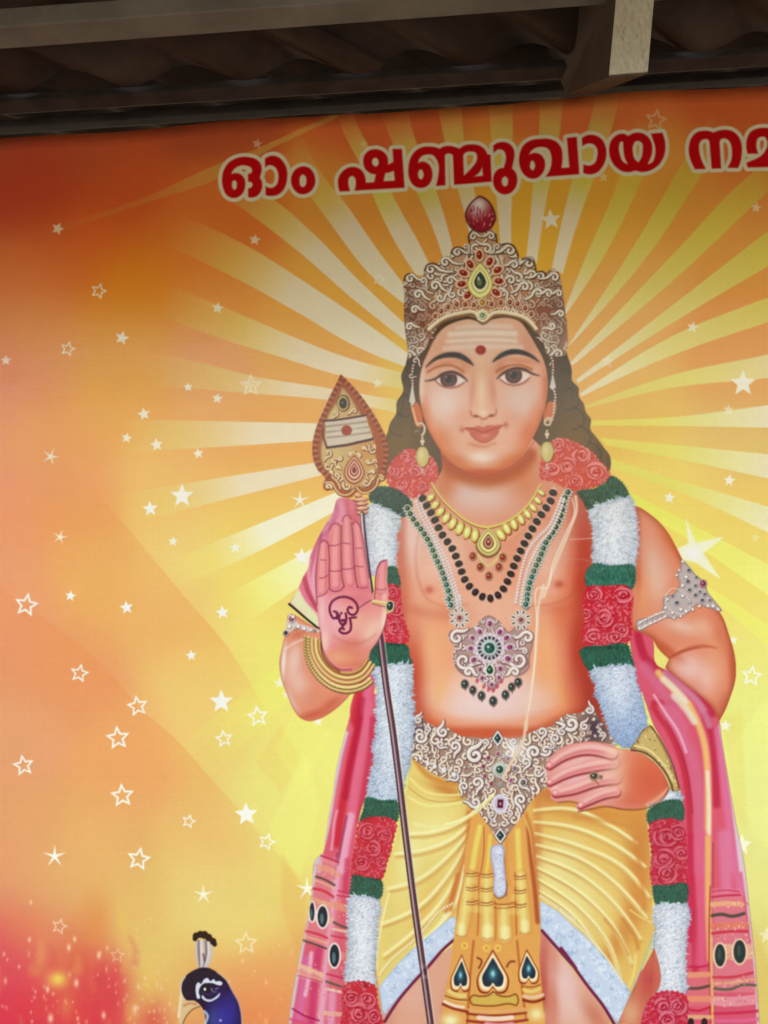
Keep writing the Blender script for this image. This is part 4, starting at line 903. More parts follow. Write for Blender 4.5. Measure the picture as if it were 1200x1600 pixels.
    # shawl strip left of the left garland
    ls = 'F: 690,1200 640,1280 600,1350 570,1420 550,1500 545,1600 L: 500,60 490,180 460,300 420,450 390,600 370,750 340,900 320,1040 280,1180 M: 255,70 205,300 190,400 150,600 100,860 60,1100 45,1250 10,1700 420,1700 420,930 450,500 480,100 L: 560,900 640,650 680,300 700,0 F: 720,1400 730,1250'
    m = shape('F', ls, (228,92,112)); keep('shawl', loop('F', ls)); clip(m)
    for s, r, c, a in (('F: 640,1300 600,1450 590,1600 L: 560,200 520,400 470,640 430,880 400,1100', 6, (214,44,60), .9), ('F: 680,1300 660,1500 L: 620,100 590,350 540,620 510,850 470,1100 440,1292 M: 420,60 390,300', 6, (236,110,140), .85), ('L: 580,60 550,250 500,520 460,760', 5, (186,30,60), .6), ('L: 480,240 440,420 410,600 380,800 350,950', 5, (230,110,130), .8),
                       ('L: 465,300 430,430 395,600 370,740 345,890 320,1030 285,1170 270,1292 M: 245,90 200,320 160,560 110,840 70,1080 45,1250', 3.4, (214,200,206), .95), ('L: 660,200 640,450 600,700 560,930', 5, (204,50,80), .7), ('L: 500,900 460,1100 430,1292 M: 390,100 350,400 320,650 290,900 260,1200', 6, (240,170,190), .9), ('L: 470,900 430,1100 400,1250 M: 375,60 350,220', 2, (150,40,80), .6),
                       ('L: 400,860 380,950 370,1060 360,1140', 2, (240,170,190), .7), ('M: 180,760 150,950 120,1150', 7, (226,110,160), .8), ('M: 250,700 220,950 200,1180', 5, (214,60,110), .8), ('M: 200,720 180,900 160,1000', 3, (246,200,215), .7), ('M: 440,100 420,400 400,700 400,900', 4, (214,60,90), .7), ('M: 340,1000 330,1200', 6, (238,160,190), .8)):
        line('F', s, c, r, a, r * .7)
    put(blur(mask(loop('M', '262,60! 385,110! 345,300! 318,500! 300,690! 145,640! 185,400! 225,220!', False)), 1.5), (234,150,150), .55)
    put(blur(mask(loop('M', '380,300! 455,320! 440,560! 425,960! 290,960! 320,620!', False)), 1.5), (232,120,130), .5)
    put(blur(mask(loop('M', '112,785! 275,850! 268,920! 105,880!', False)), 1.2), (238,180,160), .6)
    for s, c, r in (('M: 262,70 320,90 380,115', (196,30,70), 2.6), ('M: 265,95 320,115 370,130', (246,150,150), 1.8), ('M: 255,150 310,160 370,200', (238,160,130), 9), ('M: 230,210 290,230 355,268', (60,62,44), 3.2), ('M: 225,235 290,260 350,290', (232,200,140), 2), ('M: 215,290 280,305 345,345', (222,50,66), 4.5), ('M: 200,360 320,400', (236,170,130), 8), ('M: 170,470 320,500', (238,180,150), 13),
                    ('M: 165,575 230,590 305,620', (220,50,66), 4), ('M: 155,610 230,630 300,655', (240,190,130), 2.4), ('M: 145,635 220,660 300,690', (56,60,44), 3), ('M: 115,800 190,830 275,870', (240,190,150), 6), ('M: 110,840 190,870 270,905', (236,150,130), 4), ('M: 110,870 190,890 270,915', (200,50,90), 1.4), ('M: 75,1090 140,1130 250,1170', (180,30,80), 3), ('M: 60,1160 140,1180 250,1220', (226,80,130), 4),
                    ('M: 380,305 450,320', (206,40,90), 2.2), ('M: 370,335 450,350', (206,40,90), 2), ('M: 360,400 445,430', (238,150,120), 12), ('M: 350,515 400,540 445,555', (66,76,60), 3.4), ('M: 345,560 440,580', (238,210,170), 4), ('M: 335,605 440,625', (214,50,80), 2.6), ('M: 305,860 420,890', (214,40,90), 3), ('M: 300,910 400,945', (74,86,60), 3.6), ('M: 300,960 400,980', (238,220,190), 4), ('M: 290,1120 400,1130', (240,180,150), 7),
                    ('M: 345,740 395,740', (238,140,136), 14)):
        line('M', s, c, r / 2.0, .8, .9)
    for i in range(120):
        x = 440 + rng.uniform(150, 440) / 4.2857; y = 1320 + rng.choice([160, 380, 470, 420, 830, 1130, 970]) / 4.2857 + rng.normal(0, 5)
        ell(x, y, rng.uniform(.7, 1.8), rng.uniform(.7, 1.8), [(250,225,170), (236,80,80), (245,215,190), (214,120,80)][rng.integers(4)], .45)
    for x, y, rx, ry in ((205,445,16,62), (275,478,33,70), (355,738,32,75)):
        X, Y = 440 + x / 4.2857, 1320 + y / 4.2857
        ell(X, Y, rx / 4.2857 + 2.8, ry / 4.2857 + 3, (244,226,214)); ell(X, Y, rx / 4.2857, ry / 4.2857, (34,44,50)); ell(X - 1, Y + 3, rx / 4.2857 * .4, ry / 4.2857 * .5, (96,130,136), .8)
    clip(None)
    gar('r', 'Z', '604,745 608,728 620,714 637,702 655,706 672,712 683,728 684,748 672,764 652,778 630,776 610,764', 101, [(35,178,28), (80,110,30), (70,220,34), (120,180,34), (160,240,28)], base=f7(206,96,86) and (206,96,86), lt=(238,160,160), dk=(170,70,62), y_true=740) if 0 else None
    keep('garland', loop('Z', '604,745 608,728 620,714 637,702 655,706 672,712 683,728 684,748 672,764 652,778 630,776 610,764'))
    roses('Z', '604,745 608,728 620,714 637,702 655,706 672,712 683,728 684,748 672,764 652,778 630,776 610,764', 101, [(613,738,9), (633,715,9), (628,758,10), (648,738,10), (660,762,8)], base=(214,98,88), lt=(240,158,156), dk=(176,72,62), y_true=740)
    gar('g', 'F', '680,90 700,20 790,5 860,25 930,70 970,130 900,210 870,195 800,155 720,135', 102, y_true=800, base=(38,92,80))
    gar('w', 'F', '672,130 740,138 810,162 870,195 885,260 860,350 868,430 850,500 855,560 690,600 672,400 645,220', 103)
    gar('g', 'F', '790,550 855,545 878,600 885,680 800,680', 104)
    gar('r', 'F', '760,665 885,680 895,760 905,850 925,930 948,1030 930,1068 800,1070 740,1020 780,880', 105, [(840,720,40), (850,840,45), (850,960,50)])
    gar('g', 'F', '680,1110 720,1072 850,1062 938,1080 948,1140 968,1195 900,1215 700,1235 680,1170', 106)
    gar('w', 'F', '716,1235 850,1205 955,1200 972,1300 965,1400 978,1500 L: 955,60 952,150 948,280 935,420 910,560 885,640 835,790 625,770 640,620 668,500 662,400 690,280 682,150 692,20', 107, tint=(150,190,222), blue=.25)
    gar('g', 'L', '610,765 720,785 835,795 848,860 825,945 700,950 565,935 590,850', 108)
    gar('r', 'L', '565,935 830,950 810,1060 775,1190 M: 740,20 700,150 668,240 470,210 480,60 L: 530,1100', 109, [(620,1010,60), (740,1040,50), (660,1130,60), (580,1230,60), (720,1230,50)], lt=(240,116,128))
    gar('g', 'M', '478,205 570,215 668,238 652,362 600,352 458,345 465,270', 110)
    gar('w', 'M', '462,348 560,345 650,368 640,520 630,700 622,850 632,935 440,925 450,700 448,500', 111, tint=(190,205,235))
    gar('r', 'M', '415,935 630,942 645,1040 675,1160 690,1500 395,1500 405,1100', 112, [(470,1020,60), (570,1030,60), (520,1130,70), (620,1150,50)])
    # right strand
    roses('W', '-60,330 -20,200 40,160 120,180 170,200 230,240 270,290 310,330 335,375 290,410 230,432 150,450 80,435 0,400 -60,380', 121, [(860+40/3.529, 640+200/3.529, 12), (860+170/3.529, 640+260/3.529, 15), (860+245/3.529, 640+350/3.529, 15), (860+90/3.529, 640+320/3.529, 13), (860+130/3.529, 640+400/3.529, 11), (860, 640+330/3.529, 12), (850, 740, 8)], base=(216,100,84), lt=(240,162,150), dk=(182,72,58), y_true=740)
    keep('garland', loop('W', '-60,330 -20,200 40,160 120,180 170,200 230,240 270,290 310,330 335,375 290,410 230,432 150,450 80,435 0,400 -60,380'))
    gar('g', 'W', '148,460 240,438 300,405 335,368 370,385 412,432 436,495 330,515 255,540 212,560 178,510', 122, y_true=780, base=(62,100,82))
    gar('w', 'W', '212,562 260,532 340,508 436,490 462,560 477,650 482,740 472,810 460,868 330,855 238,855 235,760 232,660', 123)
    gar('g', 'W', '240,850 330,862 462,865 468,940 452,985 330,972 200,975 192,900', 124, base=(48,108,90))
    gar('r', 'I', '140,590 250,582 385,590 408,640 398,760 392,900 372,925 118,935 108,850 125,760 112,690', 125, [(175,635,45), (345,635,55), (240,770,55), (180,880,50), (340,840,50), (300,880,45), (130,760,40)], lt=(250,140,146))
    gar('g', 'I', '98,962 240,932 382,932 402,1000 418,1055 280,1060 160,1085 118,1030', 126)
    gar('w', 'I', '158,1085 280,1055 412,1060 432,1150 455,1230 485,1350 K: 585,60 600,130 605,190 570,240 530,278 480,272 440,222 390,112 345,0 I: 215,1250 190,1160', 127, tint=(120,165,225), blue=.85)
    blob(960, 1120, 22, 30, (90,150,215), .0)
    gar('w', 'K', '660,500 720,490 772,505 778,550 620,585', 128, tint=(130,180,215))
    gar('g', 'K', '605,605 640,565 778,545 782,640 700,655 615,655', 129)
    gar('r', 'K', '618,655 780,645 800,760 805,900 O: 755,200 757,292 570,302 560,100', 130, [(700,720,60), (760,700,40), (690,830,60), (770,800,40), (700,900,50)], base=(206,48,66), lt=(236,120,136))
    gar('g', 'O', '568,302 650,295 757,290 762,350 748,405 590,408 568,350', 131)
    gar('w', 'O', '588,405 670,398 748,402 748,600 745,750 742,890 660,900 575,895 568,700 582,550', 132, tint=(186,200,232))
    gar('r', 'O', '560,900 748,900 755,1070 765,1300 480,1300 500,1059 520,980', 133, [(620,960,55), (700,960,50), (650,1040,55)], base=(214,52,70), lt=(240,130,150))
    m = shape('O', '495,790! 575,640! 578,890 560,905 510,1000 500,1059! 370,1059! 440,900', (214,112,88)); clip(m); blob(860 + 440 / 3.529, 1300 + 1000 / 3.529, 16, 24, (232,170,130), .95); blob(860 + 540 / 3.529, 1300 + 820 / 3.529, 12, 26, (196,52,66), .5); clip(None)
    # ---- necklaces
    np_ = lambda f, s: curve(pts(f, s)[0], n=10)
    # sacred thread
    for s, r, c, a in (('G: 895,290 900,350 870,440 820,560 780,660 745,760 H: 830,50 805,150 795,300 785,450 770,560 750,680 740,800 J: 700,150 690,230 640,330 590,420', 2.2, (238,206,176), .9), ('G: 880,300 890,360 850,460 790,600 750,720 H: 815,60 795,250 780,500 755,700', .9, (250,236,214), .8), ('J: 540,510 480,570 400,630 300,665 220,668 150,650', 2.6, (240,232,160), .9), ('J: 540,505 470,565 400,622 300,655', .8, (252,250,214), .9), ('G: 870,490 960,485 990,482', .5, (250,240,230), .7), ('G: 830,590 900,580 960,590', .5, (206,150,140), .6)):
        line('G', s, c, r, a, .8)
    outerL = np_('G', '110,345 140,400 175,445 215,510 240,570 275,650 295,710 320,800 H: 335,120 355,170')
    outerR = np_('G', '860,270 845,300 830,370 800,440 760,500 735,560 705,630 680,700 665,800 H: 745,120 735,160')
    for P in (outerL, outerR):
        stroke(P, 6.0, (196,186,170), .8, .8)
        for x, y, a in walk(P, 9.6):
            gem(x, y, 4.3, 4.0, ink((64,84,66), y) if y < 900 else (34,80,70), ink((214,212,190), y), a)
        for dx in (-7, 7):
            for x, y, a in walk(P + (dx, 0), 5.2): ell(x, y, 1.5, 1.3, ink((226,216,200), y), .95); ell(x + .8, y + 1, .8, .8, ink((120,96,84), y), .6)
    pearl = [np_('G', '165,290 190,370 220,430 260,520 300,600 330,690 360,780 H: 395,100 400,160'), np_('G', '150,310 180,390 225,470 265,560 295,640 325,720 350,800 H: 378,130 385,170'), np_('G', '830,290 800,370 770,430 720,480 680,530 650,610 630,700 615,790 H: 695,80 685,150'), np_('G', '845,290 815,380 780,450 735,500 700,560 668,640 650,720 640,800')]
    for i, P in enumerate(pearl):
        for x, y, a in walk(P, 5.0, i * 1.3): ell(x + .6, y + .8, 2.2, 2.1, ink((130,100,94), y), .6); ell(x, y, 2.3, 2.2, ink((226,208,202), y), 1); ell(x - .6, y - .6, .7, .7, ink((248,240,236), y), .9)
    # black bead rope
    P = np_('G', '175,290 195,325 235,395 270,465 320,535 350,605 385,690 440,745 487,765 530,752 575,690 610,605 650,520 690,445 740,365 775,315 795,245')
    stroke(P, 1.6, f8(200,180,170), .7)
    for x, y, a in walk(P, 13.0, 3):
        ell(x + .8, y + 1, 6.4, 5.2, ink((110,70,62), y), .6, a + 90); ell(x, y, 5.9, 4.9, ink((58,38,40), y), 1, a + 90); ell(x - 1, y - 1.6, 2.2, 1.4, ink((110,88,86), y), .5, a + 90)
        ell(x + 6.5 * math.cos(math.radians(a)), y + 6.5 * math.sin(math.radians(a)), 1.0, 4.2, ink((224,206,196), y), .85, a)
    # gold collar
    P = np_('G', '222,228 270,300 330,360 400,410 470,432 540,420 610,385 680,320 730,235')
    stroke(P, 1.6, f7(206,176,96), 1); stroke(P + (0, 2.6), .8, f7(140,100,50), .7)
    for x, y, a in walk(P, 3.4): ell(x, y, 1.4, 1.4, f7(232,214,140), .9)
    Q = np_('G', '215,290 250,345 290,390 350,435 410,465 440,475'); R_ = np_('G', '540,470 570,440 620,410 670,370 710,320 740,260')
    for Pq in (Q, R_):
        for k, (x, y, a) in enumerate(walk(Pq, 13.2, 2)):
            an = a + 90 + (-10 if Pq is Q else 10)
            s_ = .75 + .3 * min(k, 5) / 5 if Pq is Q else 1.05 - .3 * k / 5
            ell(x + 1, y + 1.4, 11 * s_, 6.4 * s_, f7(130,84,50), .7, an); ell(x, y, 10 * s_, 5.6 * s_, f7(208,190,110), 1, an); ell(x, y, 6.6 * s_, 3.2 * s_, f7(228,222,150), .95, an); ell(x - 1, y - 2, 2.4, 1.2, f7(246,244,200), .8, an)
    for x, y, a in walk(np_('G', '235,330 290,410 350,462 420,510'), 5): ell(x, y, 1.3, 1.3, f7(226,196,140), .8)
    for x, y, a in walk(np_('G', '560,500 620,460 680,400 730,330'), 5): ell(x, y, 1.3, 1.3, f7(226,196,140), .8)
    # collar pendant
    drop = lambda cx, cy, w, h: curve(np.array([(cx, cy - h), (cx + w * .8, cy - h * .25), (cx + w, cy + h * .25), (cx + w * .6, cy + h * .8), (cx, cy + h), (cx - w * .6, cy + h * .8), (cx - w, cy + h * .25), (cx - w * .8, cy - h * .25)]), [True] + [False] * 7, True)
    X, Y = 600 + 488 / 3, 680 + 500 / 3
    put(mask(drop(X, Y + 2, 20, 24)), f8(120,78,54), .8); put(mask(drop(X, Y, 18, 22)), f8(206,192,126)); put(mask(drop(X, Y, 14, 18)), f8(150,120,60)); put(mask(drop(X, Y, 13, 16.5)), f8(232,224,150)); put(mask(drop(X, Y, 8.5, 12)), f8(120,60,50)); put(mask(drop(X, Y, 6.5, 9.5)), f8(230,210,160)); put(mask(drop(X, Y, 4.8, 7.4)), f8(140,56,44)); ell(X, Y, 1.6, 2, f8(236,200,180), .9)
    line('G', '440,560 460,590 487,612 520,590 545,550', f8(216,196,130), 1.6, 1, .4)
    for x, y in ((415,568), (555,573), (450,618), (537,618), (490,660)):
        gem(600 + x / 3, 680 + y / 3, 4.2, 5.2, f8(136,52,34), f8(196,140,90)); 
    # ---- chest pendant
    hq = lambda x, y: (600 + x / 3.3333, 900 + y / 3.3333)
    pd = 'H: 545,205 600,235 650,290 700,250 760,290 775,340 760,420 755,480 720,515 640,520 600,560 565,595 530,570 480,530 420,520 375,480 360,420 365,360 335,320 345,285 420,290 470,260'
    m = shape('H', pd, (182,146,136)); keep('pendant', loop('H', pd)); shade_edge(m, 3, (150,90,90), .7)
    clip(m); mirrored(m, (764, 1010, .0), 34, 3.2, 5.4, 21, (240,226,218), (112,68,66), (252,246,240), .85, 250); clip(None)
    for x, y, r, an, h in ((380,320,38,300,1), (745,320,34,200,-1), (415,440,46,30,-1), (700,435,44,150,1), (440,500,26,0,1), (680,500,26,180,-1)):
        X, Y = hq(x, y); scroll(X, Y, r / 3.3333, an, h, 1.0, .6, w=2.6, light=(232,220,210), dark=(120,78,76))
    for x, y in ((392,218), (712,228)):
        X, Y = hq(x, y); ell(X, Y, 15, 15, (206,178,166), .9)
        for k in range(8):
            t = math.radians(k * 45 + 20); ell(X + 12 * math.cos(t), Y + 12 * math.sin(t), 5, 3.2, (236,224,206), 1, k * 45 + 20); ell(X + 12.5 * math.cos(t), Y + 12.5 * math.sin(t), 3.2, 1.3, (70,60,60), .9, k * 45 + 20)
        gem(X, Y, 3.4, None, (120,40,50), (232,210,190))
    C0 = hq(549, 375)
    ell(C0[0], C0[1], 24, 24, (214,190,198), .9)
    for k in range(16):
        t = k / 16 * 6.283; ell(C0[0] + 16.5 * math.cos(t), C0[1] + 16.5 * math.sin(t), 3.4, 2.0, (44,62,60), 1, k * 22.5); ell(C0[0] + 20.5 * math.cos(t), C0[1] + 20.5 * math.sin(t), 2, 2, (236,226,226), .9)
    ell(*C0, 12.5, 12.5, (206,222,214)); ell(*C0, 11, 11, (236,240,226)); gem(*C0, 8.2, None, (22,78,66), (180,206,196))
    for x, y, r in ((550,248,12), (602,292,12), (498,290,11), (637,322,12), (460,322,10), (655,370,13), (450,376,11), (645,430,13), (467,436,12), (605,482,11), (500,485,9), (510,530,9), (598,528,9), (560,565,9)):
        X, Y = hq(x, y); an = math.degrees(math.atan2(Y - C0[1], X - C0[0]))
        ell(X, Y, r / 3.33 * 2.2, r / 3.33 * 1.7, (206,170,182), 1, an); ell(X, Y, r / 3.33 * 1.9, r / 3.33 * 1.45, (238,222,228), 1, an); gem(X, Y, r / 3.33 * 1.05, r / 3.33 * .85, (120,34,64), (214,180,190), an)
    X, Y = hq(551, 486); put(mask(drop(X, Y, 8, 10)), (222,228,214)); put(mask(drop(X, Y, 5.4, 7.4)), (20,70,52)); ell(X - 1, Y, 1.4, 2, (170,210,190), .8)
    for x, y, r in ((420,562,16), (462,593,15), (507,622,16), (568,650,17), (632,617,16), (664,577,15), (698,552,16)):
        X, Y = hq(x, y); ell(X, Y - 6, 3, 3, (214,180,186), .9); gem(X, Y, r / 3.33 * .9, r / 3.33 * 1.15, (44,56,50), (120,100,92)); ell(X + 1, Y + 8.5, 1, 2.2, (90,70,70), .8)
    for x, y in ((520,575), (545,590), (570,595), (590,575), (485,545), (612,548)): X, Y = hq(x, y); ell(X, Y, 2.6, 4, (206,70,90), .8, 20)
    # ---- vel (lance head), staff
    E6 = lambda r, g, b: ink((r, g, b), 690)
    vo = 'E: 505,85! 600,180 700,300 780,420 850,540 895,640 912,740 900,850 880,930 888,975 850,1000 820,1040 760,1085 700,1100 640,1090 600,1130 540,1135 480,1110 440,1060 390,1080 360,1060 362,1010 375,980 310,900 270,800 264,700 280,600 320,480 370,370 420,260 470,160'
    m = shape('E', vo, E6(176,104,74)); keep('lance_head', loop('E', vo)); clip(m)
    ri = np.array([(440 + x / 5.4545, 570 + y / 5.4545) for x, y in ((505,105),(600,205),(690,320),(765,430),(835,550),(878,650),(892,740),(882,850),(860,930))])
    le = np.array([(440 + x / 5.4545, 570 + y / 5.4545) for x, y in ((500,130),(450,230),(395,350),(345,480),(305,600),(290,700),(298,800),(335,895),(400,970))])
    for P, off in ((curve(ri), -1), (curve(le), 1)):
        stroke(P, 4.6, E6(166,98,76), 1, 1)
        for k, (x, y, a) in enumerate(walk(P, 4.4)): 
            n = math.radians(a + 90); stroke([(x - 3.6 * math.cos(n), y - 3.6 * math.sin(n)), (x + 3.6 * math.cos(n), y + 3.6 * math.sin(n))], .9, E6(206,150,116) if k % 2 else E6(124,64,56), .75, .4)
    clip(None)
    vi = 'E: 512,175! 590,270 650,370 700,450 770,560 800,680 810,800 820,900 800,990 740,1050 690,1060 650,1040 600,1075 540,1080 480,1020 420,940 350,860 330,760 340,650 365,560 380,470 420,390 480,280'
    m = shape('E', vi, E6(204,170,122)); shade_edge(m, 2.5, E6(130,90,56), .8); clip(m)
    blob(440 + 440 / 5.4545, 570 + 800 / 5.4545, 16, 22, E6(206,180,122), .8); blob(440 + 720 / 5.4545, 570 + 780 / 5.4545, 20, 30, E6(206,150,96), .8); blob(440 + 700 / 5.4545, 570 + 600 / 5.4545, 16, 18, E6(206,140,96), .7)
    blob(440 + 450 / 5.4545, 570 + 430 / 5.4545, 9, 9, E6(206,196,120), .8)
    v = lambda x, y: (440 + x / 5.4545, 570 + y / 5.4545)
    for x, y, r, an, h in ((400,760,30,90,1), (395,870,34,0,-1), (780,730,32,200,1), (560,1040,34,200,1), (720,1010,32,0,-1), (470,950,26,60,1), (800,830,24,100,-1), (460,420,24,90,1), (620,400,24,180,-1), (440,830,20,30,1), (640,640,16,0,1), (500,800,20,140,1), (740,830,20,40,-1), (720,940,20,90,-1), (520,960,20,90,1), (780,920,18,200,-1), (480,880,16,0,1), (590,770,18,300,1), (660,780,18,240,-1), (760,620,16,180,-1), (800,700,16,90,-1), (700,720,18,0,1), (420,920,16,30,1)):
        X, Y = v(x, y); scroll(X, Y, r / 5.4545, an, h, 1.0, 1.0, w=1.5, light=E6(222,200,150), dark=E6(120,82,54), hi=E6(240,228,190))
    clip(None)
    # drop in drop at the foot
    X, Y = v(620, 905)
    for w, h, c in ((25, 32, (206,160,110)), (21, 27, (150,100,74)), (18.5, 24, (216,170,136)), (14.5, 19.5, (150,80,68)), (12.5, 17, (226,190,160)), (9, 12.5, (150,76,66)), (7, 10, (222,176,150)), (4.4, 6.5, (136,56,52))):
        put(mask(drop(X, Y - 1, w * .78, h * .86)), E6(*c))
    # three ash stripes
    m = shape('E', '370,490! 722,442! 772,632! 392,706!', E6(206,190,168), smooth=False); clip(m)
    for k in range(4):
        y0, y1 = 545 + k * 48 - 12, 500 + k * 48 - 16
        if k < 3: stroke([v(370, y0), v(560, (y0 + y1) / 2 + 4), v(770, y1)], 1.4, E6(150,128,104), .7, 1)
    blob(*v(600, 560), 26, 7, E6(224,214,200), .4, -8)
    clip(None)
    stroke([v(366, 484), v(450, 478), v(540, 466), v(722, 436)], 1.5, E6(98,70,50), .9, .4); stroke([v(388, 712), v(560, 690), v(776, 640)], 1.8, E6(98,70,50), .95, .4); stroke([v(350, 560), v(362, 640), v(388, 712)], 1.5, E6(110,76,52), .8, .4)
    ell(*v(555, 565), 8.2, 7.8, E6(168,92,74))
    # gem with curl
    ell(*v(528, 335), 10, 13, E6(110,78,50)); ell(*v(524, 335), 8.6, 11.4, E6(206,190,120)); ell(*v(526, 335), 6.4, 8.8, E6(110,90,54)); ell(*v(524, 335), 5, 7, E6(66,76,44)); ell(*v(520, 328), 1.4, 2, E6(190,190,150), .7)
    for x, y, r, an, h in ((400,1045,28,60,1), (850,970,24,200,-1)):
        X, Y = v(x, y); scroll(X, Y, r / 5.4545, an, h, .9, 0, w=2, light=E6(224,196,140), dark=E6(110,74,46))
    for s in ('E: 370,1010 430,1010 460,1060 510,1110 570,1110 620,1070', 'E: 640,1050 690,1095 760,1080 810,1030 830,970 870,960', 'E: 430,960 480,1010 500,1060'): line('E', s, E6(130,84,56), 2.2, .9, .5); line('E', s, E6(224,192,136), 1.4, 1, .3)
    # collar of the staff
    for x, y, w in ((655,1115,5), (675,1150,11.5), (685,1185,9), (690,1225,9.5), (690,1262,8.5)):
        ell(*v(x, y + 5), w + .6, 3.6, E6(120,70,60), .9, -6); ell(*v(x, y), w, 2.9, E6(222,164,130), 1, -6); ell(*v(x - 14, y - 5), w * .4, 1, E6(244,216,190), .8, -6)
    P = curve(np.array([(566, 803), (569, 840), (574, 880), (580, 924)])); stroke(P, 3.6, (100,66,76), 1); stroke(P - (1.0, 0), 1.5, (222,196,190), 1, .3); stroke(P + (2.6, 0), .9, (60,40,56), .9)
    P = np.array([(588, 950), (594.6, 1001), (605, 1084), (612, 1130), (622, 1207), (635, 1317), (648, 1420), (661.7, 1518), (673, 1600), (695, 1760), (700, 1800)])
    P = curve(P); keep('staff', np.vstack([P + (-5, 0), P[::-1] + (6, 0)]))
    stroke(P, 4.9, (104,72,74), 1); stroke(P - (4.0, 0), 1.0, (62,36,48), .9, .3); stroke(P - (1.2, 0), 1.5, (186,156,150), .95, .5); stroke(P + (1.6, 0), 1.2, (96,52,76), .8, .4); stroke(P + (4.2, 0), 1.0, (70,42,50), .9, .3); stroke(P + (6.2, 0), 1.0, (236,226,206), .55, .5)
    # ---- raised hand
    hd = 'F: 322,700 318,600 328,480 345,390 372,368 398,385 408,430 412,300 430,262 460,252 488,272 497,240 515,202 538,200 556,225 566,260 585,240 610,262 632,330 650,450 672,600 695,720 705,770! 716,740 724,620 735,545 765,508 797,505 803,560 800,640 810,720 805,800 800,860 780,950 740,1040 690,1110 660,1190 580,1240 500,1250 430,1210 380,1140 358,1070 350,980 335,880 325,790'
    m = shape('F', hd, (238,134,136)); keep('hand', loop('F', hd)); clip(m)
    hb = lambda x, y, rx, ry, c, a, an=0: blob(420 + x / 4.323, 760 + y / 4.323, rx / 4.323, ry / 4.323, c, a, an)
    for b_ in ((450,900,110,170,(240,176,180),.85), (620,900,110,140,(240,180,150),.7,20), (700,980,60,120,(238,196,170),.9,30), (540,1130,150,50,(226,130,100),.85), (640,760,60,90,(232,120,130),.7), (360,850,24,150,(240,200,200),.7), (380,1050,30,80,(244,210,190),.8),
               (450,420,22,200,(246,166,164),.8), (530,420,22,230,(246,160,158),.7), (365,560,20,180,(246,166,164),.7), (620,500,20,200,(240,140,146),.6,-8), (750,640,26,90,(240,150,130),.7), (780,700,16,120,(240,206,180),.8), (760,560,18,40,(240,170,190),.8),
               (460,1150,60,40,(240,170,130),.8), (580,1200,110,30,(222,120,84),.8), (780,900,24,90,(240,220,196),.8,10), (560,1060,90,40,(214,110,84),.5)): hb(*b_)
    for s, rr in (('372,395 366,500 362,600 360,700', (24,30,34,36)), ('458,285 452,400 450,520 452,660', (26,33,36,38)), ('528,228 532,360 535,500 548,640', (24,32,36,38)), ('598,268 612,400 628,520 645,650', (22,30,34,36)), ('775,525 765,610 760,700', (18,28,34))):
        P, _, _ = pts('F', s); P, q = curve(P, n=8, extra=np.array(rr) / 4.323)
        stroke(P, q * 1.0, (214,84,100), .45, 2.5); stroke(P - (.8, 0), q * .62, (246,160,158), .8, 2.6)
    line('F', '420,715 500,700 600,690 680,700', (232,110,124), 4, .5, 5); hb(560, 760, 90, 30, (226,104,120), .5); hb(500, 1165, 100, 40, (238,160,120), .6)
    clip(None)
    dk = (150,52,76)
    for s, r in (('F: 405,400 410,500 408,600 412,690', 1.1), ('F: 492,270 490,400 492,520 500,640 510,680', 1.2), ('F: 560,250 570,350 575,480 585,600 600,680', 1.2), ('F: 345,395 330,490 320,600 320,700 328,800', .9), ('F: 348,388 372,368 398,385 406,410', .9), ('F: 412,300 430,262 460,252 486,272', .9), ('F: 497,240 515,202 538,198 556,225', .9), ('F: 566,262 585,240 610,262 632,330 655,470 680,620', .9),
                 ('F: 405,690 440,710 480,705 505,680', 1.1), ('F: 345,620 375,618 400,600', .8), ('F: 350,498 390,500', .7), ('F: 412,400 450,402 485,390', .8), ('F: 412,572 450,575 490,570', .8), ('F: 500,385 550,390', .8), ('F: 500,560 545,560 575,550', .8), ('F: 580,540 640,545', .7), ('F: 585,420 630,420', .6), ('F: 600,680 640,690 670,680', .7), ('F: 330,745 370,735 400,710', .8),
                 ('F: 600,830 640,800 690,770', 1.0), ('F: 735,545 722,620 718,700 712,760', 1.0), ('F: 740,545 755,515 795,500', 1.4), ('F: 720,690 760,700 795,690', .6), ('F: 800,860 780,950 740,1040 690,1110', .8), ('F: 360,1080 400,1170 480,1235 560,1235', .9), ('F: 350,980 358,1070', .8)):
        line('F', s, dk, r, .75, .5)
    line('F', '440,1010 540,1060 640,1050 720,1000', (206,110,90), 2, .35, 3)
    em = (120,34,66)
    for s, r in (('F: 455,850 462,880 440,892 420,865 412,825 425,785 465,755 520,748 570,768 598,805 598,845 575,868 548,862 533,835 545,815 562,822', 1.35), ('F: 440,845 460,850 470,880 462,895', 1.1), ('F: 480,870 476,900 490,930 500,940', 1.3), ('F: 520,860 525,890 515,925 500,945', 1.4), ('F: 545,890 590,885', 1.2), ('F: 550,900 556,940 550,975 525,992 495,990 478,972 490,958 508,965', 1.35), ('F: 495,905 520,905', 1.6), ('F: 500,930 520,925', 1.4), ('F: 490,855 492,858', 1.3)):
        line('F', s, em, r * 1.35, .97, .35)
    line('F', '700,778 740,782 780,795 810,800', (214,190,110), 1.9, 1, .4); line('F', '705,772 760,780 800,790', (246,236,180), .8, 1, .3); line('F', '700,792 750,808 800,815', (120,80,50), .7, .8)
    gem(420 + 818 / 4.323, 760 + 808 / 4.323, 5, 7, (30,44,40), (226,214,150), 10); line('F', '790,855 815,850 840,830', (226,206,130), 1.1, 1, .3)
    # bangles of the raised arm
    base = pts('F', '345,1040 352,1120 400,1200 470,1250 540,1262 610,1240 665,1170')[0]
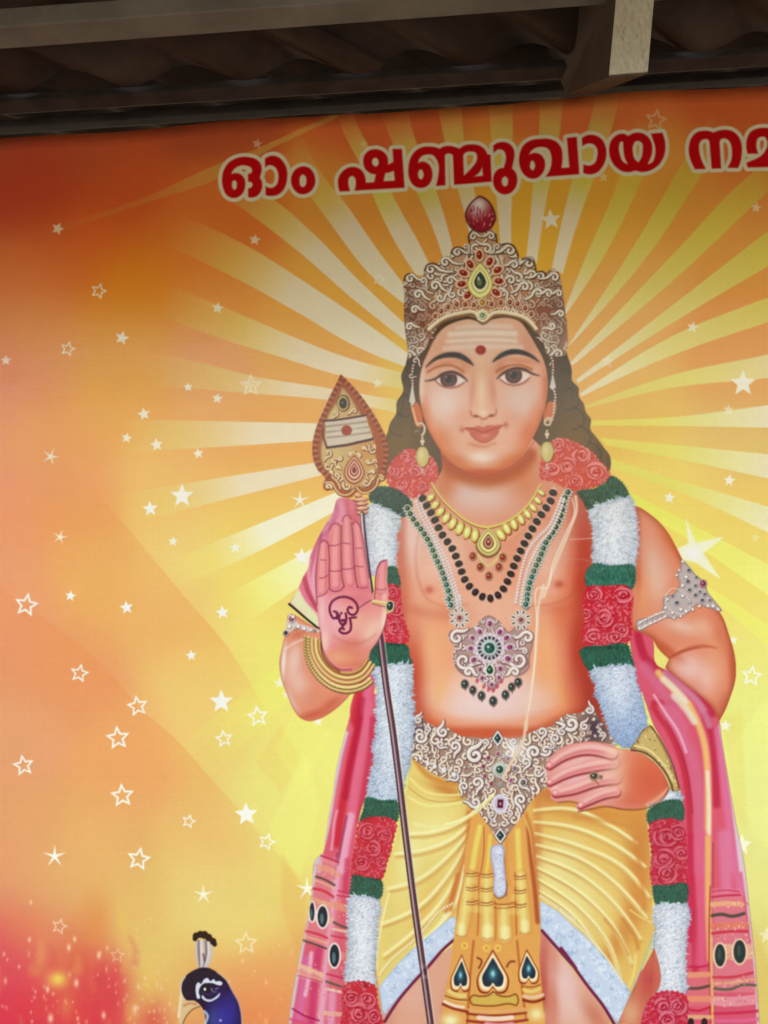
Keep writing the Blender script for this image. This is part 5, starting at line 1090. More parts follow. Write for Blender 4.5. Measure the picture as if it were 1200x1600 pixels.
    for k, (o, c) in enumerate(((0, (176,110,50)), (28, (222,190,110)), (58, (206,160,90)), (88, (226,204,130)), (112, (196,150,80)))):
        cen = np.array([420 + 520 / 4.323, 760 + 1080 / 4.323]); d = base - cen; d /= np.hypot(*d.T)[:, None]
        P = curve(base + d * [o / 4.323 * .9, o / 4.323 * 1.1]); P = P[:-4] if k > 2 else P
        stroke(P + (.5, 1.3), 2.6, (130,74,44), .8, .5); stroke(P, 2.2, c, 1, .3); stroke(P - (.3, .7), .7, (248,236,176), .85, .4)
        if k >= 3:
            for i, (x, y, a) in enumerate(walk(P + (0, 2.5), 4.6)): ell(x, y, 1.7, 1.7, (120,80,50), .9); ell(x - .4, y - .9, 1, .9, (240,214,140), .9)
    keep('bangle', np.vstack([curve(base - 0), curve(base + d * 30)[::-1]]))
    line('F', 'F: 355,1060 362,1130 410,1205 480,1250', (110,50,30), 1.3, .7, .8)
    # ---- hand at the belt
    h2 = 'K: 110,350 140,310 200,270 280,252 350,250 410,268 470,285 540,295 600,320 660,370 700,430 715,480 690,520 620,560 560,578 480,580 430,575 380,560 330,575 270,590 252,570 262,548 220,540 160,545 128,525 130,500 108,470 112,440 105,385'
    wr = 'K: 430,270 540,290 620,330 690,400 718,480 690,525 600,578 500,582 430,560'
    m = shape('K', h2, (234,150,140)); keep('hand', loop('K', h2)); clip(m)
    kb = lambda x, y, rx, ry, c, a, an=0: blob(820 + x / 3.158, 1080 + y / 3.158, rx / 3.158, ry / 3.158, c, a, an)
    for b_ in ((600,430,130,120,(226,106,78),1), (520,520,110,60,(222,104,76),.9), (560,350,120,50,(230,120,80),.9,20), (390,420,70,90,(240,206,198),.9), (300,290,90,22,(244,200,184),.9,-12), (250,350,110,22,(242,184,180),.9,-20), (260,430,120,24,(240,180,180),.9,-18), (360,520,90,22,(242,190,180),.9,-20),
               (450,470,40,50,(240,196,160),.9), (430,300,30,30,(246,206,170),.8), (150,480,20,18,(246,200,190),.8), (660,520,60,12,(246,200,160),.8,-35), (700,450,16,60,(200,80,60),.6)): kb(*b_)
    clip(None)
    put(mask(loop('K', '100,350! 60,600! 250,620! 240,545! 150,560 118,520 100,480')), (214,140,76), .0)
    for s, rr in (('450,492 400,502 330,532 275,562', (24,22,18,12)), ('450,425 350,440 240,480 152,502', (29,28,23,15)), ('440,350 320,368 210,400 124,448', (28,27,22,14)), ('430,300 300,282 200,312 122,366', (31,27,21,14))):
        P, _, _ = pts('K', s); P, q = curve(P, n=8, extra=np.array(rr) / 3.158)
        stroke(P + (.6, 2.6), q + 1.2, (160,56,60), .9, 1.4); stroke(P, q, (236,152,148), 1, .7); stroke(P - (.5, q.mean() * .28), q * .5, (248,200,186), .7, 3.0); stroke(P + (0, q.mean() * .45), q * .25, (222,110,118), .6, 2.0)
    m3 = mask(loop('K', h2)); clip(m3); blob(820 + 470 / 3.158, 1080 + 400 / 3.158, 26, 30, (240,190,164), .85); blob(820 + 560 / 3.158, 1080 + 420 / 3.158, 26, 34, (228,112,80), .8); blob(820 + 640 / 3.158, 1080 + 450 / 3.158, 26, 34, (222,96,70), .8); blob(820 + 440 / 3.158, 1080 + 300 / 3.158, 14, 8, (246,206,176), .7); line('K', '600,560 660,530 705,480', (246,190,150), 1.2, .7, 1.2); clip(None)
    for x, y in ((120,362), (122,445), (150,498), (275,560)): ell(820 + x / 3.158, 1080 + y / 3.158, 5.2, 4.4, (236,130,130), 1, -30); ell(820 + x / 3.158, 1080 + y / 3.158, 3.6, 2.8, (250,196,190), .9, -30)
    line('K', '110,350 140,310 200,270 280,252 350,250 410,268 470,285 540,295 600,320 660,370', (190,100,80), .6, .5, .5); line('K', '715,480 690,525 600,578 500,585 400,570 330,582 265,595', (150,66,44), 1.4, .7, 1.2); line('K', '165,550 220,545 262,552', (150,66,50), 1.2, .6, 1)
    gem(820 + 342 / 3.158, 1080 + 418 / 3.158, 5.4, 5, (64,58,50), (190,160,110)); gem(820 + 375 / 3.158, 1080 + 422 / 3.158, 2, 2, (90,70,60), (200,160,120)); line('K', '345,440 365,460 372,470', (180,110,60), 1, .9)
    # bracelet
    br = 'K: 525,285 555,240 590,185 625,170 655,215 690,280 720,350 745,420 765,490 735,495 715,440 680,380 630,330 570,300'
    m = shape('K', br, (206,176,110)); keep('bracelet', loop('K', br)); shade_edge(m, 2, (120,76,46), .8); clip(m)
    for i in range(130): ell(820 + rng.uniform(525, 765) / 3.158, 1080 + rng.uniform(165, 500) / 3.158, rng.uniform(1, 2.2), rng.uniform(1, 2), [(240,228,170), (150,110,64), (226,206,140), (110,74,48)][rng.integers(4)], .7)
    clip(None)
    for s, c in (('K: 530,290 590,300 650,345 695,400 725,460 735,495', (90,44,36)), ('K: 545,270 605,285 665,335 710,395 735,450', (236,216,150))):
        for x, y, a in walk(np_('K', s), 4.0): ell(x, y, 2.0, 1.6, c, 1, a); ell(x - .4, y - .5, .8, .7, (250,240,200), .7)
    line('K', '620,170 660,220 700,290 735,370 765,480', (110,56,50), 1.2, .8, .6)
    paint_head()

def paint_head():
    f = lambda r, g, b: ink((r, g, b), 640)
    h = lambda r, g, b: ink((r, g, b), 530)
    n = lambda r, g, b: ink((r, g, b), 710)
    d = lambda x, y: (600 + x / 3.75, 480 + y / 3.75)
    db = lambda x, y, rx, ry, c, a, an=0: blob(600 + x / 3.75, 480 + y / 3.75, rx / 3.75, ry / 3.75, c, a, an)
    # ears
    shape('D', '160,575 190,560 215,600 225,680 215,710 190,700 170,640', f(206,120,86)); line('D', '165,580 178,640 195,695', f(232,190,150), 1.6, .8, 1)
    shape('D', '1000,560 995,640 975,670 940,680 940,600 965,560', f(206,124,90)); line('D', '995,575 990,640 965,668', f(226,180,140), 1.4, .8, 1)
    fc = 'D: 300,180 255,270 222,350 207,430 205,510 220,600 250,700 302,800 362,880 435,940 525,976 595,984 675,966 758,915 832,832 885,740 925,640 950,540 955,430 937,330 890,235 840,150 800,95 740,70 640,75 580,95 500,75 420,90 350,125'
    m = shape('D', fc, f(226,170,142)); m_face = m; keep('face', loop('D', fc)); clip(m)
    for b_ in ((570,300,300,60,f(224,184,156),.7), (560,170,260,110,h(206,170,140),.8), (350,560,130,120,f(222,186,168),.98), (800,560,120,120,f(214,176,156),.95), (590,900,180,50,n(218,168,140),.8), (570,885,80,34,n(232,200,180),.9),
               (240,640,40,160,f(226,150,120),.8,-8), (330,790,70,90,n(224,132,96),.85,-25), (450,640,60,60,f(226,150,124),.5), (850,740,60,120,n(222,122,90),.9,20), (760,640,60,70,f(222,140,112),.5), (940,520,24,200,f(214,130,100),.85), (220,450,16,200,f(226,206,186),.8), (900,640,40,90,f(220,132,100),.8,10),
               (420,900,110,34,n(206,110,78),.7,25), (740,905,120,36,n(204,106,76),.75,-28), (590,968,170,20,n(184,88,62),.85), (540,810,60,30,n(226,150,120),.5), (330,250,60,90,h(206,140,106),.6,20), (850,240,50,110,h(196,130,100),.7,-20),
               (370,330,110,20,f(216,140,108),.6,-10), (790,320,110,20,f(212,132,100),.6,8), (570,480,22,150,f(228,196,160),.85), (515,500,16,110,f(206,140,112),.6,4), (635,500,20,110,f(204,136,108),.65,-6), (470,350,40,50,f(206,130,96),.5), (680,360,40,60,f(200,122,94),.6), (570,380,50,60,f(222,170,136),.6)):
        db(*b_)
    for q_, w_, c_, a_ in (('215,600 240,700 290,800 345,885 420,945 520,980 595,988 680,970 770,920 850,835 900,740 938,640', 7, n(204,104,74), .6), ('225,560 262,690 330,800 420,890 540,940 600,945 700,915 800,850 870,760 910,650', 9, n(226,140,106), .35), ('955,430 955,560 935,640 895,750', 6, f(200,112,84), .5)):
        line('D', q_, c_, w_, a_, w_ * .8)
    db(360, 560, 80, 90, f(230,200,184), .7); db(800, 560, 76, 90, f(222,190,172), .65); db(570, 885, 60, 26, n(238,208,188), .8)
    # forehead marks
    for y, xa, xb, a, w in ((118, 430, 740, .55, 12), (158, 385, 765, .9, 15), (200, 370, 770, .85, 10), (240, 350, 800, .6, 12)):
        P = [d(xa, y + 6), d((xa + xb) / 2, y - 4), d(xb, y + 4)]
        stroke(curve(np.array(P)), w / 3.75, h(214,196,174), a * .8, 2.6)
    for y in (140, 182, 215): stroke(curve(np.array([d(400, y + 6), d(570, y - 3), d(760, y + 4)])), .9, h(176,158,140), .5, 1.2)
    clip(None)
    line('D', '300,180 255,270 222,350 207,430 203,510 215,600 240,700 290,800 345,885 420,945 520,980 595,988 680,970 770,920 850,835 900,740 938,640 957,540', n(166,84,58), .8, .35, 1.4)
    # brows
    line('D', '247,355,3 300,308,9 370,285,15 440,290,17 490,318,12 520,345,4', f(86,66,50), None, .88, 1.2)
    line('D', '637,325,4 680,292,12 750,268,15 820,276,12 870,300,8 905,328,3', f(84,64,48), None, .88, 1.2)
    ell(*d(565, 257), 8.0, 7.2, f(166,84,62)); ell(*d(562, 254), 5, 4, f(180,96,72), .5)
    # eyes
    for E_, I_, lid, low, cr in (('300,432 340,408 400,398 440,412 476,438 430,460 372,470 322,456', (378,428), '240,438,3 300,424,7 345,396,9 405,386,9 450,405,8 488,440,4', '300,432 330,462 375,478 430,470 470,445', '255,385 320,352 400,348 465,385'),
                                 ('678,422 715,392 775,378 825,388 852,408 820,436 765,452 705,445', (757,406), '660,425,4 705,388,8 765,366,9 825,374,9 870,398,6 908,408,3', '680,428 715,455 765,464 820,448 850,420', '655,385 720,352 795,346 865,372')):
        line('D', cr, f(176,100,76), 1.6, .7, 1.2); line('D', cr.replace(',3', ',3'), f(232,176,146), .7, .0)
        m = shape('D', E_, f(226,208,190)); clip(m)
        ell(*d(*I_), 13, 12.5, f(102,82,70)); ell(*d(*I_), 10, 10, f(126,106,90), .7); ell(*d(*I_), 5, 5.2, f(70,54,46)); ell(*d(I_[0] - 14, I_[1] - 12), 1.8, 1.6, f(200,186,170), .8); blob(*d(I_[0], I_[1] - 35), 18, 4, f(90,66,54), .7)
        clip(None)
        line('D', low, f(136,84,66), .8, .85, .7); line('D', lid, f(92,66,52), None, .92, .8, k=.85)
    # nose and mouth
    line('D', '505,615 515,640 530,648', f(170,96,74), 1.2, .7, 1); line('D', '655,605 652,632 630,645', f(170,96,74), 1.2, .7, 1)
    line('D', '525,645 555,648 580,662 610,648 640,640', f(172,92,70), 1.3, .75, .9); ell(*d(540, 643), 3.6, 1.7, f(120,62,50), .8, 12); ell(*d(625, 640), 3.6, 1.7, f(120,62,50), .8, -12)
    db(580, 625, 26, 20, f(236,204,172), .8); db(525, 610, 12, 22, f(226,180,146), .7); db(640, 605, 12, 20, f(222,170,138), .7)
    line('D', '570,672 574,695', f(206,136,112), 1.5, .5, 1)
    m = shape('D', '470,712 520,708 555,700 580,708 605,697 640,698 690,695 665,735 635,770 585,795 540,780 505,745', n(210,116,94)); clip(m)
    db(580, 770, 50, 16, n(212,120,102), .9); db(590, 757, 24, 8, n(228,150,130), .8); clip(None)
    line('D', '452,728,2 480,716,4 530,722,4 580,738,5 635,720,4 690,702,4 712,690,2', n(146,66,54), None, .6, 1.0, k=.8)
    line('D', '505,748 540,783 585,798 635,776 668,735', n(170,84,70), .8, .7, .8); line('D', '500,806 585,822 650,800', n(196,112,84), 1.6, .45, 2); db(455, 722, 16, 18, n(190,106,84), .6); db(712, 695, 16, 18, n(184,100,80), .6)
    soften(m_face, 1.6, .85)
    # chain of pearls down the sides of the face
    for s in ('D: 270,175 235,240 190,300 170,350 165,400 168,470 160,560 165,590', 'D: 880,140 930,190 950,260 985,320 985,400 985,470 1000,520 995,580 990,640'):
        P = curve(pts('D', s)[0], n=8)
        for k, (x, y, a) in enumerate(walk(P, 4.8)): ell(x + .6, y + .6, 2.2, 2.2, f(96,78,66), .6); ell(x, y, 1.9, 1.9, f(204,184,164), 1); ell(x - .5, y - .6, .7, .7, f(232,224,210), .9)
    for x, y, r, an, hd in ((185,320,22,60,1), (225,240,24,200,-1), (262,190,16,0,1), (160,405,16,0,-1), (935,190,22,200,1), (965,265,20,0,-1), (975,345,14,60,1)): X, Y = d(x, y); scroll(X, Y, r / 3.75, an, hd, .9, .7, light=f(206,184,166), dark=f(96,72,60), hi=f(230,220,206))
    for x, y, hgt in ((165, 520, 60), (985, 450, 45)):
        X, Y = d(x, y); put(mask(np.array([(X - .5, Y - hgt / 3.75), (X + 1, Y - hgt / 3.75), (X + 5, Y + hgt / 3.75 * .6), (X, Y + hgt / 3.75), (X - 5, Y + hgt / 3.75 * .6)])), f(206,196,180))
    # ear drops
    line('D', '200,690 220,685 236,705 235,735 222,755', n(206,190,160), 1.8, 1, .4); line('D', '180,735 200,725', n(170,150,130), 1, .8)
    line('D', '985,665 960,655 940,670 940,690 965,695 975,670', n(206,190,160), 1.6, 1, .4)
    for cx in (225, 952):
        y0 = 0 if cx == 225 else -40
        for yy, r in ((790 + y0, 3.6), (770 + y0, 2), (808 + y0, 2)): X, Y = d(cx, yy); ell(X + .6, Y + .6, r, r, n(110,80,66), .6); ell(X, Y, r, r, n(214,196,160))
        X, Y = d(cx, 880 + y0 * .7); q = curve(np.array([(X - 4, Y - 15), (X + 4, Y - 15), (X + 10, Y - 5), (X + 10, Y + 3), (X + 5, Y + 14), (X, Y + 17), (X - 5, Y + 14), (X - 10, Y + 3), (X - 10, Y - 5)]), None, True)
        put(mask(q + (1, 1)), n(120,84,64), .6); m = mask(q); put(m, n(206,184,126)); shade_edge(m, 1.6, n(150,120,80), .7); blob(X - 2, Y - 3, 4, 8, n(226,212,160), .8)
        for sx in (-1, 1): ell(X + sx * 11, Y, 2, 1.6, n(206,180,130), .9)
        for yy in (20, 24): ell(X, Y + yy, 2.2, 2, n(216,180,160), .9)
        for k in (-1, 0, 1): stroke([(X, Y + 22), (X + k * 5, Y + 28)], .9, n(214,160,150), .8, .3)
        keep('earring', q)
    # ---- crown
    cg = lambda r, g, b: ink((r, g, b), 460)
    cr = 'C: 150,1040 135,930 125,850 118,760 120,640 118,545 140,515 170,520 190,545 225,530 240,480 270,458 310,468 330,430 385,420 395,380 430,362 470,375 500,345 497,285 520,258 575,280 630,255 655,285 662,340 720,345 765,375 785,430 835,430 880,465 885,510 940,520 970,500 1010,505 1030,560 1045,640 1055,720 1062,780 1070,860 D: 1072,180 1070,240 1058,290! 960,285 930,215 890,150 830,95 750,58 650,58 578,100! 500,58 420,68 330,105 285,165 225,265 150,300!'
    m = shape('C', cr, cg(156,112,80)); keep('crown', loop('C', cr)); clip(m)
    c_ = lambda x, y: (600 + x / 3.75, 290 + y / 3.75)
    blob(*c_(560, 500), 60, 60, cg(176,140,110), .8); blob(*c_(160, 800), 18, 60, cg(96,62,48), .8); blob(*c_(1010, 800), 20, 60, cg(110,76,56), .8); blob(*c_(260, 800), 20, 24, cg(86,44,32), .7); blob(*c_(900, 760), 22, 28, cg(110,62,44), .7)
    blob(*c_(560, 640), 60, 22, cg(176,96,62), .5)
    for k in range(230):
        ys_, xs_ = rng.uniform(400, 560), rng.uniform(632, 885); s_ = (xs_ - 752) / 130; L_ = rng.uniform(7, 17)
        P = curve(np.array([(xs_, ys_), (xs_ + s_ * 5 + rng.normal(0, 2), ys_ - L_ * .5), (xs_ - s_ * 2, ys_ - L_), (xs_ + s_ * 4, ys_ - L_ * 1.35)]))
        stroke(P + (1.1, .8), 1.5, cg(96,58,44), .5, .9); stroke(P, 1.4, cg(*(np.array((216,190,160)) * rng.uniform(.86, 1.06))), .75, .6)
    mirrored(m, (752, 420, .02), 62, 4.6, 8.0, 31, cg(214,188,156), cg(76,40,28), cg(234,214,184), 1.0, 300)
    for x, y, rx, ry, c, a in ((150,780,18,50,(84,54,44),.55),(1010,760,20,56,(96,60,46),.5),(260,800,26,22,(120,56,34),.5),(890,770,26,26,(124,60,38),.5),(560,720,60,14,(168,92,58),.45),(980,600,16,26,(110,72,54),.4),(220,650,16,26,(120,80,60),.35)): blob(600 + x / 3.75, 290 + y / 3.75, rx, ry, cg(*c), a)
    clip(None)
    rim = cg(60,34,26)
    for x, y, r, an, hd, tl in ((155,545,28,300,1,1.6), (275,490,34,300,1,1.8), (360,450,30,300,1,1.6), (432,392,28,300,1,1.4), (735,385,34,240,-1,1.6), (845,460,34,240,-1,1.6), (912,540,28,240,-1,1.3), (995,545,28,240,-1,1.4), (525,300,24,300,1,.9), (625,300,24,240,-1,.9),
                                (300,590,30,320,1,1.2), (390,560,26,300,1,1.2), (200,640,28,320,1,1.2), (330,660,26,30,-1,1), (400,640,24,200,1,.8), (740,560,28,240,-1,1.2), (820,600,30,220,-1,1.2), (760,470,26,240,-1,1.2), (900,640,30,220,-1,1.2), (700,640,24,0,1,.8), (480,360,20,0,1,.8), (660,365,20,180,-1,.8),
                                (960,640,26,240,-1,1), (1020,640,22,240,-1,1), (230,560,22,0,1,1), (180,730,24,300,1,1), (150,830,24,300,1,1), (1030,760,22,240,-1,1), (980,830,22,100,1,1)):
        X, Y = c_(x, y); scroll(X, Y, r / 3.75, an, hd, 1.1, tl, light=cg(212,190,162), dark=rim if y < 600 else cg(84,50,36), hi=cg(240,228,206))
    # dark outline on top
    P = loop('C', cr); sel = P[(P[:, 1] < 430)]
    # petals round the middle stone
    X0, Y0 = c_(562, 560)
    for x, y in ((558,410), (618,450), (665,500), (672,565), (655,632), (505,465), (465,515), (455,580), (490,645)):
        X, Y = c_(x, y); an = math.degrees(math.atan2(Y - Y0, X - X0))
        ell(X + .6, Y + .8, 11.5, 8, cg(110,56,38), .8, an); ell(X, Y, 10.6, 7.2, cg(214,170,134), 1, an); ell(X, Y, 7.4, 5, cg(150,66,44), 1, an); ell(X, Y, 5, 3.4, cg(118,34,28), 1, an); ell(X - 1, Y - 1.4, 1.6, 1.2, cg(220,170,150), .8)
    def drop(cx, cy, w, h_): return curve(np.array([(cx, cy - h_), (cx + w * .8, cy - h_ * .25), (cx + w, cy + h_ * .25), (cx + w * .6, cy + h_ * .8), (cx, cy + h_), (cx - w * .6, cy + h_ * .8), (cx - w, cy + h_ * .25), (cx - w * .8, cy - h_ * .25)]), [True] + [False] * 7, True)
    for w, hh, c in ((20, 29, (150,120,60)), (18.5, 27, (206,192,120)), (14, 21, (150,140,70)), (12.6, 19, (214,206,140)), (9.2, 14, (60,58,40)), (8, 12.4, (52,60,44))): put(mask(drop(X0, Y0, w, hh)), cg(*c))
    ell(X0 - 1, Y0 + 3, 4, 6, cg(110,116,84), .7); ell(X0 - 2.4, Y0 - 3, 1.6, 3, cg(200,206,180), .8)
    for x, y in ((335,740), (375,715), (425,700), (475,702), (525,706), (628,700), (682,692), (735,690), (780,700), (825,725), (300,770), (860,760)):
        X, Y = c_(x, y); ell(X, Y + 1, 6, 6.6, cg(100,56,38), .8); ell(X, Y, 5.2, 5.8, cg(206,172,134)); ell(X, Y, 3.4, 4.2, cg(120,52,36)); ell(X - .8, Y - 1, 1, 1.2, cg(220,180,150), .7)
    gem(*c_(575, 690), 4.4, 5.2, cg(150,86,40), cg(214,190,130))
    P = curve(pts('C', '262,845 350,778 440,752 530,748 575,795 640,752 740,755 830,785 888,845')[0], n=10)
    stroke(P + (0, 5), 2.6, cg(110,74,50), .8, 1); stroke(P, 2.9, cg(196,166,122), 1, .5); stroke(P - (0, 1), 1, cg(228,214,170), .9, .5)
    for x, y, a in walk(P - (0, 6.5), 4.6): ell(x, y, 1.7, 1.7, cg(200,168,128), .9)
    X, Y = c_(575, 765)
    for k in range(8): t = k * .785; ell(X + 7 * math.cos(t), Y + 7 * math.sin(t), 3.2, 3.2, cg(206,186,140))
    gem(X, Y, 4.2, None, cg(90,100,60), cg(216,204,150))
    # bud on the top
    bd = 'C: 560,60! 610,92 645,150 652,192 628,248 585,275 520,255 485,205 478,168 510,100'
    m = shape('C', bd, ink((112,24,28), 350)); keep('crown', loop('C', bd)); b6 = lambda r, g, b: ink((r, g, b), 350); clip(m)
    blob(*c_(555, 110), 15, 14, b6(186,174,154), .98); blob(*c_(540, 150), 12, 10, b6(164,140,128), .6)
    for i in range(46):
        x = rng.uniform(485, 645); y = rng.uniform(140, 250); X, Y = c_(x, y); s_ = (x - 562) / 80
        stroke([(X, Y), (X + s_ * 3, Y - rng.uniform(4, 8))], [1.2, .3], [b6(160,60,60), b6(100,16,24), b6(170,120,108)][rng.integers(3)], .7, .3)
    clip(None)
    stroke(np.vstack([loop('C', bd), loop('C', bd)[:1]]), 1.1, b6(70,30,18), .9, .3)
    line('C', 'C: 500,120,1 530,80,2 560,60,3 600,80,4 630,115,3 650,170,3 655,210,1', b6(56,24,12), None, .85, .4)
    # dark contour along the crest
    for s in ('C: 240,500 255,465 290,458 320,470', 'C: 395,400 400,378 425,362 465,372', 'C: 690,352 730,345 765,372 785,420', 'C: 810,440 840,432 875,460 888,505', 'C: 890,515 935,515 945,535', 'C: 500,335 498,290 520,262', 'C: 655,290 660,335', 'C: 120,560 125,530 150,515'):
        line('C', s, rim, 1.3, .8, .6)

# ------------------------------------------------------------------ the printed peacock
def paint_peacock():
    p = lambda x, y: (240 + x / 6, 1420 + y / 6)
    st = 'P: 400,300 385,560 520,560 545,310'
    for i in range(7):
        x = 405 + i * 22; line('P', '%d,300 %d,430 %d,560' % (x, x + 4, 440 + i * 8), [(200,190,190), (130,116,128), (226,214,206)][i % 3], 2.2, .9, .8)
    line('P', '470,420 480,480', (70,50,60), 1.6, .6, 1)
    b = 'P: 270,700 300,630 370,575 450,545 520,548 600,590 680,660 740,760 800,870 825,980 830,1080 840,1400 900,2200 380,2200 440,1400 490,1080 480,960 430,880 380,850 320,850 280,800'
    m = shape('P', b, (44,26,44)); keep('printed_peacock', loop('P', b)); clip(m)
    blob(*p(680, 980), 24, 34, (52,44,140), .95); blob(*p(740, 900), 8, 24, (60,50,130), .5); blob(*p(620, 1050), 14, 20, (70,60,150), .7); blob(*p(560, 1020), 8, 20, (60,90,150), .5)
    blob(*p(650, 1500), 50, 60, (40,60,160), .95)
    clip(None)
    line('P', '600,590 680,655 740,760 800,870 825,980 832,1080', (214,190,190), .8, .7, .7); line('P', '300,630 265,690 262,790 290,860', (206,214,206), 1.1, .8, .9)
    for x, y, r in ((400,250,30), (440,235,30), (480,240,34), (520,265,32), (560,300,30), (575,325,22), (390,275,22)): ell(*p(x, y), r / 6, r / 6 * 1.1, (52,30,24))
    shape('P', '262,780! 250,900 235,1000 250,1110! 275,1090 300,1010 360,940 440,900! 400,865 330,850! 280,850', (226,190,140)); line('P', '440,905 370,935 310,1000 275,1080', (120,80,50), 1, .8, .5); line('P', '290,900 330,880 400,885', (200,130,90), 2, .7, 1)
    line('P', '262,800 250,900 240,1000', (236,226,190), 2, .8, 1)
    shape('P', '405,700 425,680 445,695 480,650 510,640 535,668 570,650 585,672 620,668 650,688 640,708 600,705 560,690 520,688 480,690 445,720 428,770 438,830 420,835 402,790 398,740', (222,232,238), .95)
    shape('P', '460,800 500,835 545,838 590,812 628,778 620,808 580,842 530,862 480,848 455,822', (214,226,236), .95); line('P', '545,735 560,765 590,770', (190,200,214), .7, .8, .4); line('P', '580,745 612,732', (180,190,206), .6, .8, .4)
    ell(*p(490, 745), 6, 6, (30,20,30)); ell(*p(485, 745), 2.2, 2.6, (214,220,226)); line('P', '450,770 520,790 600,750', (60,50,90), 1.6, .6, .8)
    line('P', '480,950 510,990 495,1050 480,1090', (190,214,220), 2, .8, 1)
    ell(*p(632, 1035), 2, 2, (190,190,230), .9)
# ------------------------------------------------------------------ draw the print
INKMAX, ROUGH, SPEC = 0.80, 0.15, 0.38
YFRONT = 1.42
if not CAL:
    paint_background(); paint_rays(); paint_fire(); paint_stars()
    paint_figure(); paint_peacock(); paint_text(); finish_inks()
else:
    PATCH['torso'] = [(None, np.array([(600., 800.), (700., 800.), (700., 900.)]))]
# ------------------------------------------------------------------ mesh helpers
def tag(o, label=None, cat=None, group=None, kind=None):
    if label: o['label'] = label
    if cat: o['category'] = cat
    if group: o['group'] = group
    if kind: o['kind'] = kind
    return o
def link(name, me, mat=None, parent=None, smooth=False):
    o = bpy.data.objects.new(name, me); col_.objects.link(o)
    if mat: me.materials.append(mat)
    if parent: o.parent = parent
    if smooth:
        for p in me.polygons: p.use_smooth = True
    return o
def empty(name, loc):
    o = bpy.data.objects.new(name, None); o.location = loc; col_.objects.link(o)
    bpy.context.view_layer.update(); return o
def keep_world(o, parent):
    o.parent = parent; o.matrix_parent_inverse = Matrix.Translation(parent.location).inverted()
def material(name, base, rough=.6, spec=.5, noise=None, bump=None, vary=None):
    """procedural: base colour broken up by two noises, optional bump"""
    m = bpy.data.materials.new(name); m.use_nodes = True; t = m.node_tree; b = t.nodes['Principled BSDF']
    b.inputs['Roughness'].default_value = rough; b.inputs['Specular IOR Level'].default_value = spec
    tc = t.nodes.new('ShaderNodeTexCoord')
    if noise:
        sc, dark, lo, hi = noise
        n = t.nodes.new('ShaderNodeTexNoise'); n.inputs['Scale'].default_value = sc; n.inputs['Detail'].default_value = 8; n.inputs['Roughness'].default_value = .62
        t.links.new(tc.outputs['Object'], n.inputs['Vector'])
        r = t.nodes.new('ShaderNodeValToRGB'); r.color_ramp.elements[0].position = lo; r.color_ramp.elements[1].position = hi
        r.color_ramp.elements[0].color = (*dark, 1); r.color_ramp.elements[1].color = (*base, 1)
        t.links.new(n.outputs['Fac'], r.inputs[0]); t.links.new(r.outputs[0], b.inputs['Base Color'])
    else: b.inputs['Base Color'].default_value = (*base, 1)
    if bump:
        n2 = t.nodes.new('ShaderNodeTexNoise'); n2.inputs['Scale'].default_value = bump[0]; n2.inputs['Detail'].default_value = 6
        t.links.new(tc.outputs['Object'], n2.inputs['Vector'])
        bp = t.nodes.new('ShaderNodeBump'); bp.inputs['Strength'].default_value = bump[1]; bp.inputs['Distance'].default_value = bump[2]
        t.links.new(n2.outputs['Fac'], bp.inputs['Height']); t.links.new(bp.outputs[0], b.inputs['Normal'])
    return m
def hull(name, V, F, mat, parent=None, bevel=0.0, smooth=False):
    bm = bmesh.new(); vs_ = [bm.verts.new(v) for v in V]
    for f in F: bm.faces.new([vs_[i] for i in f])
    bmesh.ops.recalc_face_normals(bm, faces=bm.faces)
    if bevel: bmesh.ops.bevel(bm, geom=list(bm.edges), offset=bevel, segments=2, affect='EDGES', profile=.6)
    me = bpy.data.meshes.new(name); bm.to_mesh(me); bm.free()
    o = link(name, me, mat, None, smooth)
    if parent: keep_world(o, parent)
    return o
BF = [(0,1,2,3),(4,7,6,5),(0,4,5,1),(1,5,6,2),(2,6,7,3),(3,7,4,0)]
def beam3(name, A, B, w, h, mat, parent=None, bevel=.003, up=Vector((0,0,1))):
    A, B = Vector(A), Vector(B); d = (B - A).normalized(); s = d.cross(up).normalized(); u = s.cross(d)
    V = []
    for P in (A, B):
        for i, j in ((-1,-1),(1,-1),(1,1),(-1,1)): V.append(P + s * (w/2*i) + u * (h/2*j))
    return hull(name, V, BF, mat, parent, bevel)

# ------------------------------------------------------------------ the print becomes an image of inks
def gauss_cv(k):
    global CV
    for _ in range(1): CV = box(box(CV, k, 0), k, 1)
gauss_cv(1)
g_ = np.random.default_rng(5)
lin = s2l(CV).astype(np.float32)
grain = g_.normal(0, 1, (H, W, 1)).astype(np.float32) * .020 + g_.normal(0, 1, (H, 1, 1)).astype(np.float32) * .006 + g_.normal(0, 1, (1, W, 1)).astype(np.float32) * .004
for _k, _a in ((9, .5), (60, .9), (200, 1.1)):                    # uneven ink and a film of dust
    _n = g_.normal(0, 1, (H // _k + 3, W // _k + 3, 1)).astype(np.float32)
    _yy = np.arange(H) / _k; _xx = np.arange(W) / _k; _y0 = _yy.astype(int); _x0 = _xx.astype(int); _fy = (_yy - _y0)[:, None, None]; _fx = (_xx - _x0)[None, :, None]
    _r = _n[_y0] * (1 - _fy) + _n[_y0 + 1] * _fy; grain += ((_r[:, _x0] * (1 - _fx) + _r[:, _x0 + 1] * _fx) * .012 * _a).astype(np.float32)
lin = np.clip(lin * (1 + grain), 0, 1) * INKMAX
if CAL == 'w': lin[:] = INKMAX
if CAL == 'k': lin[:] = 0
img = bpy.data.images.new('banner_print', W, H, alpha=False, float_buffer=True)
img.colorspace_settings.name = 'Linear Rec.709'
px_ = np.ones((H, W, 4), np.float32); px_[..., :3] = lin[::-1]
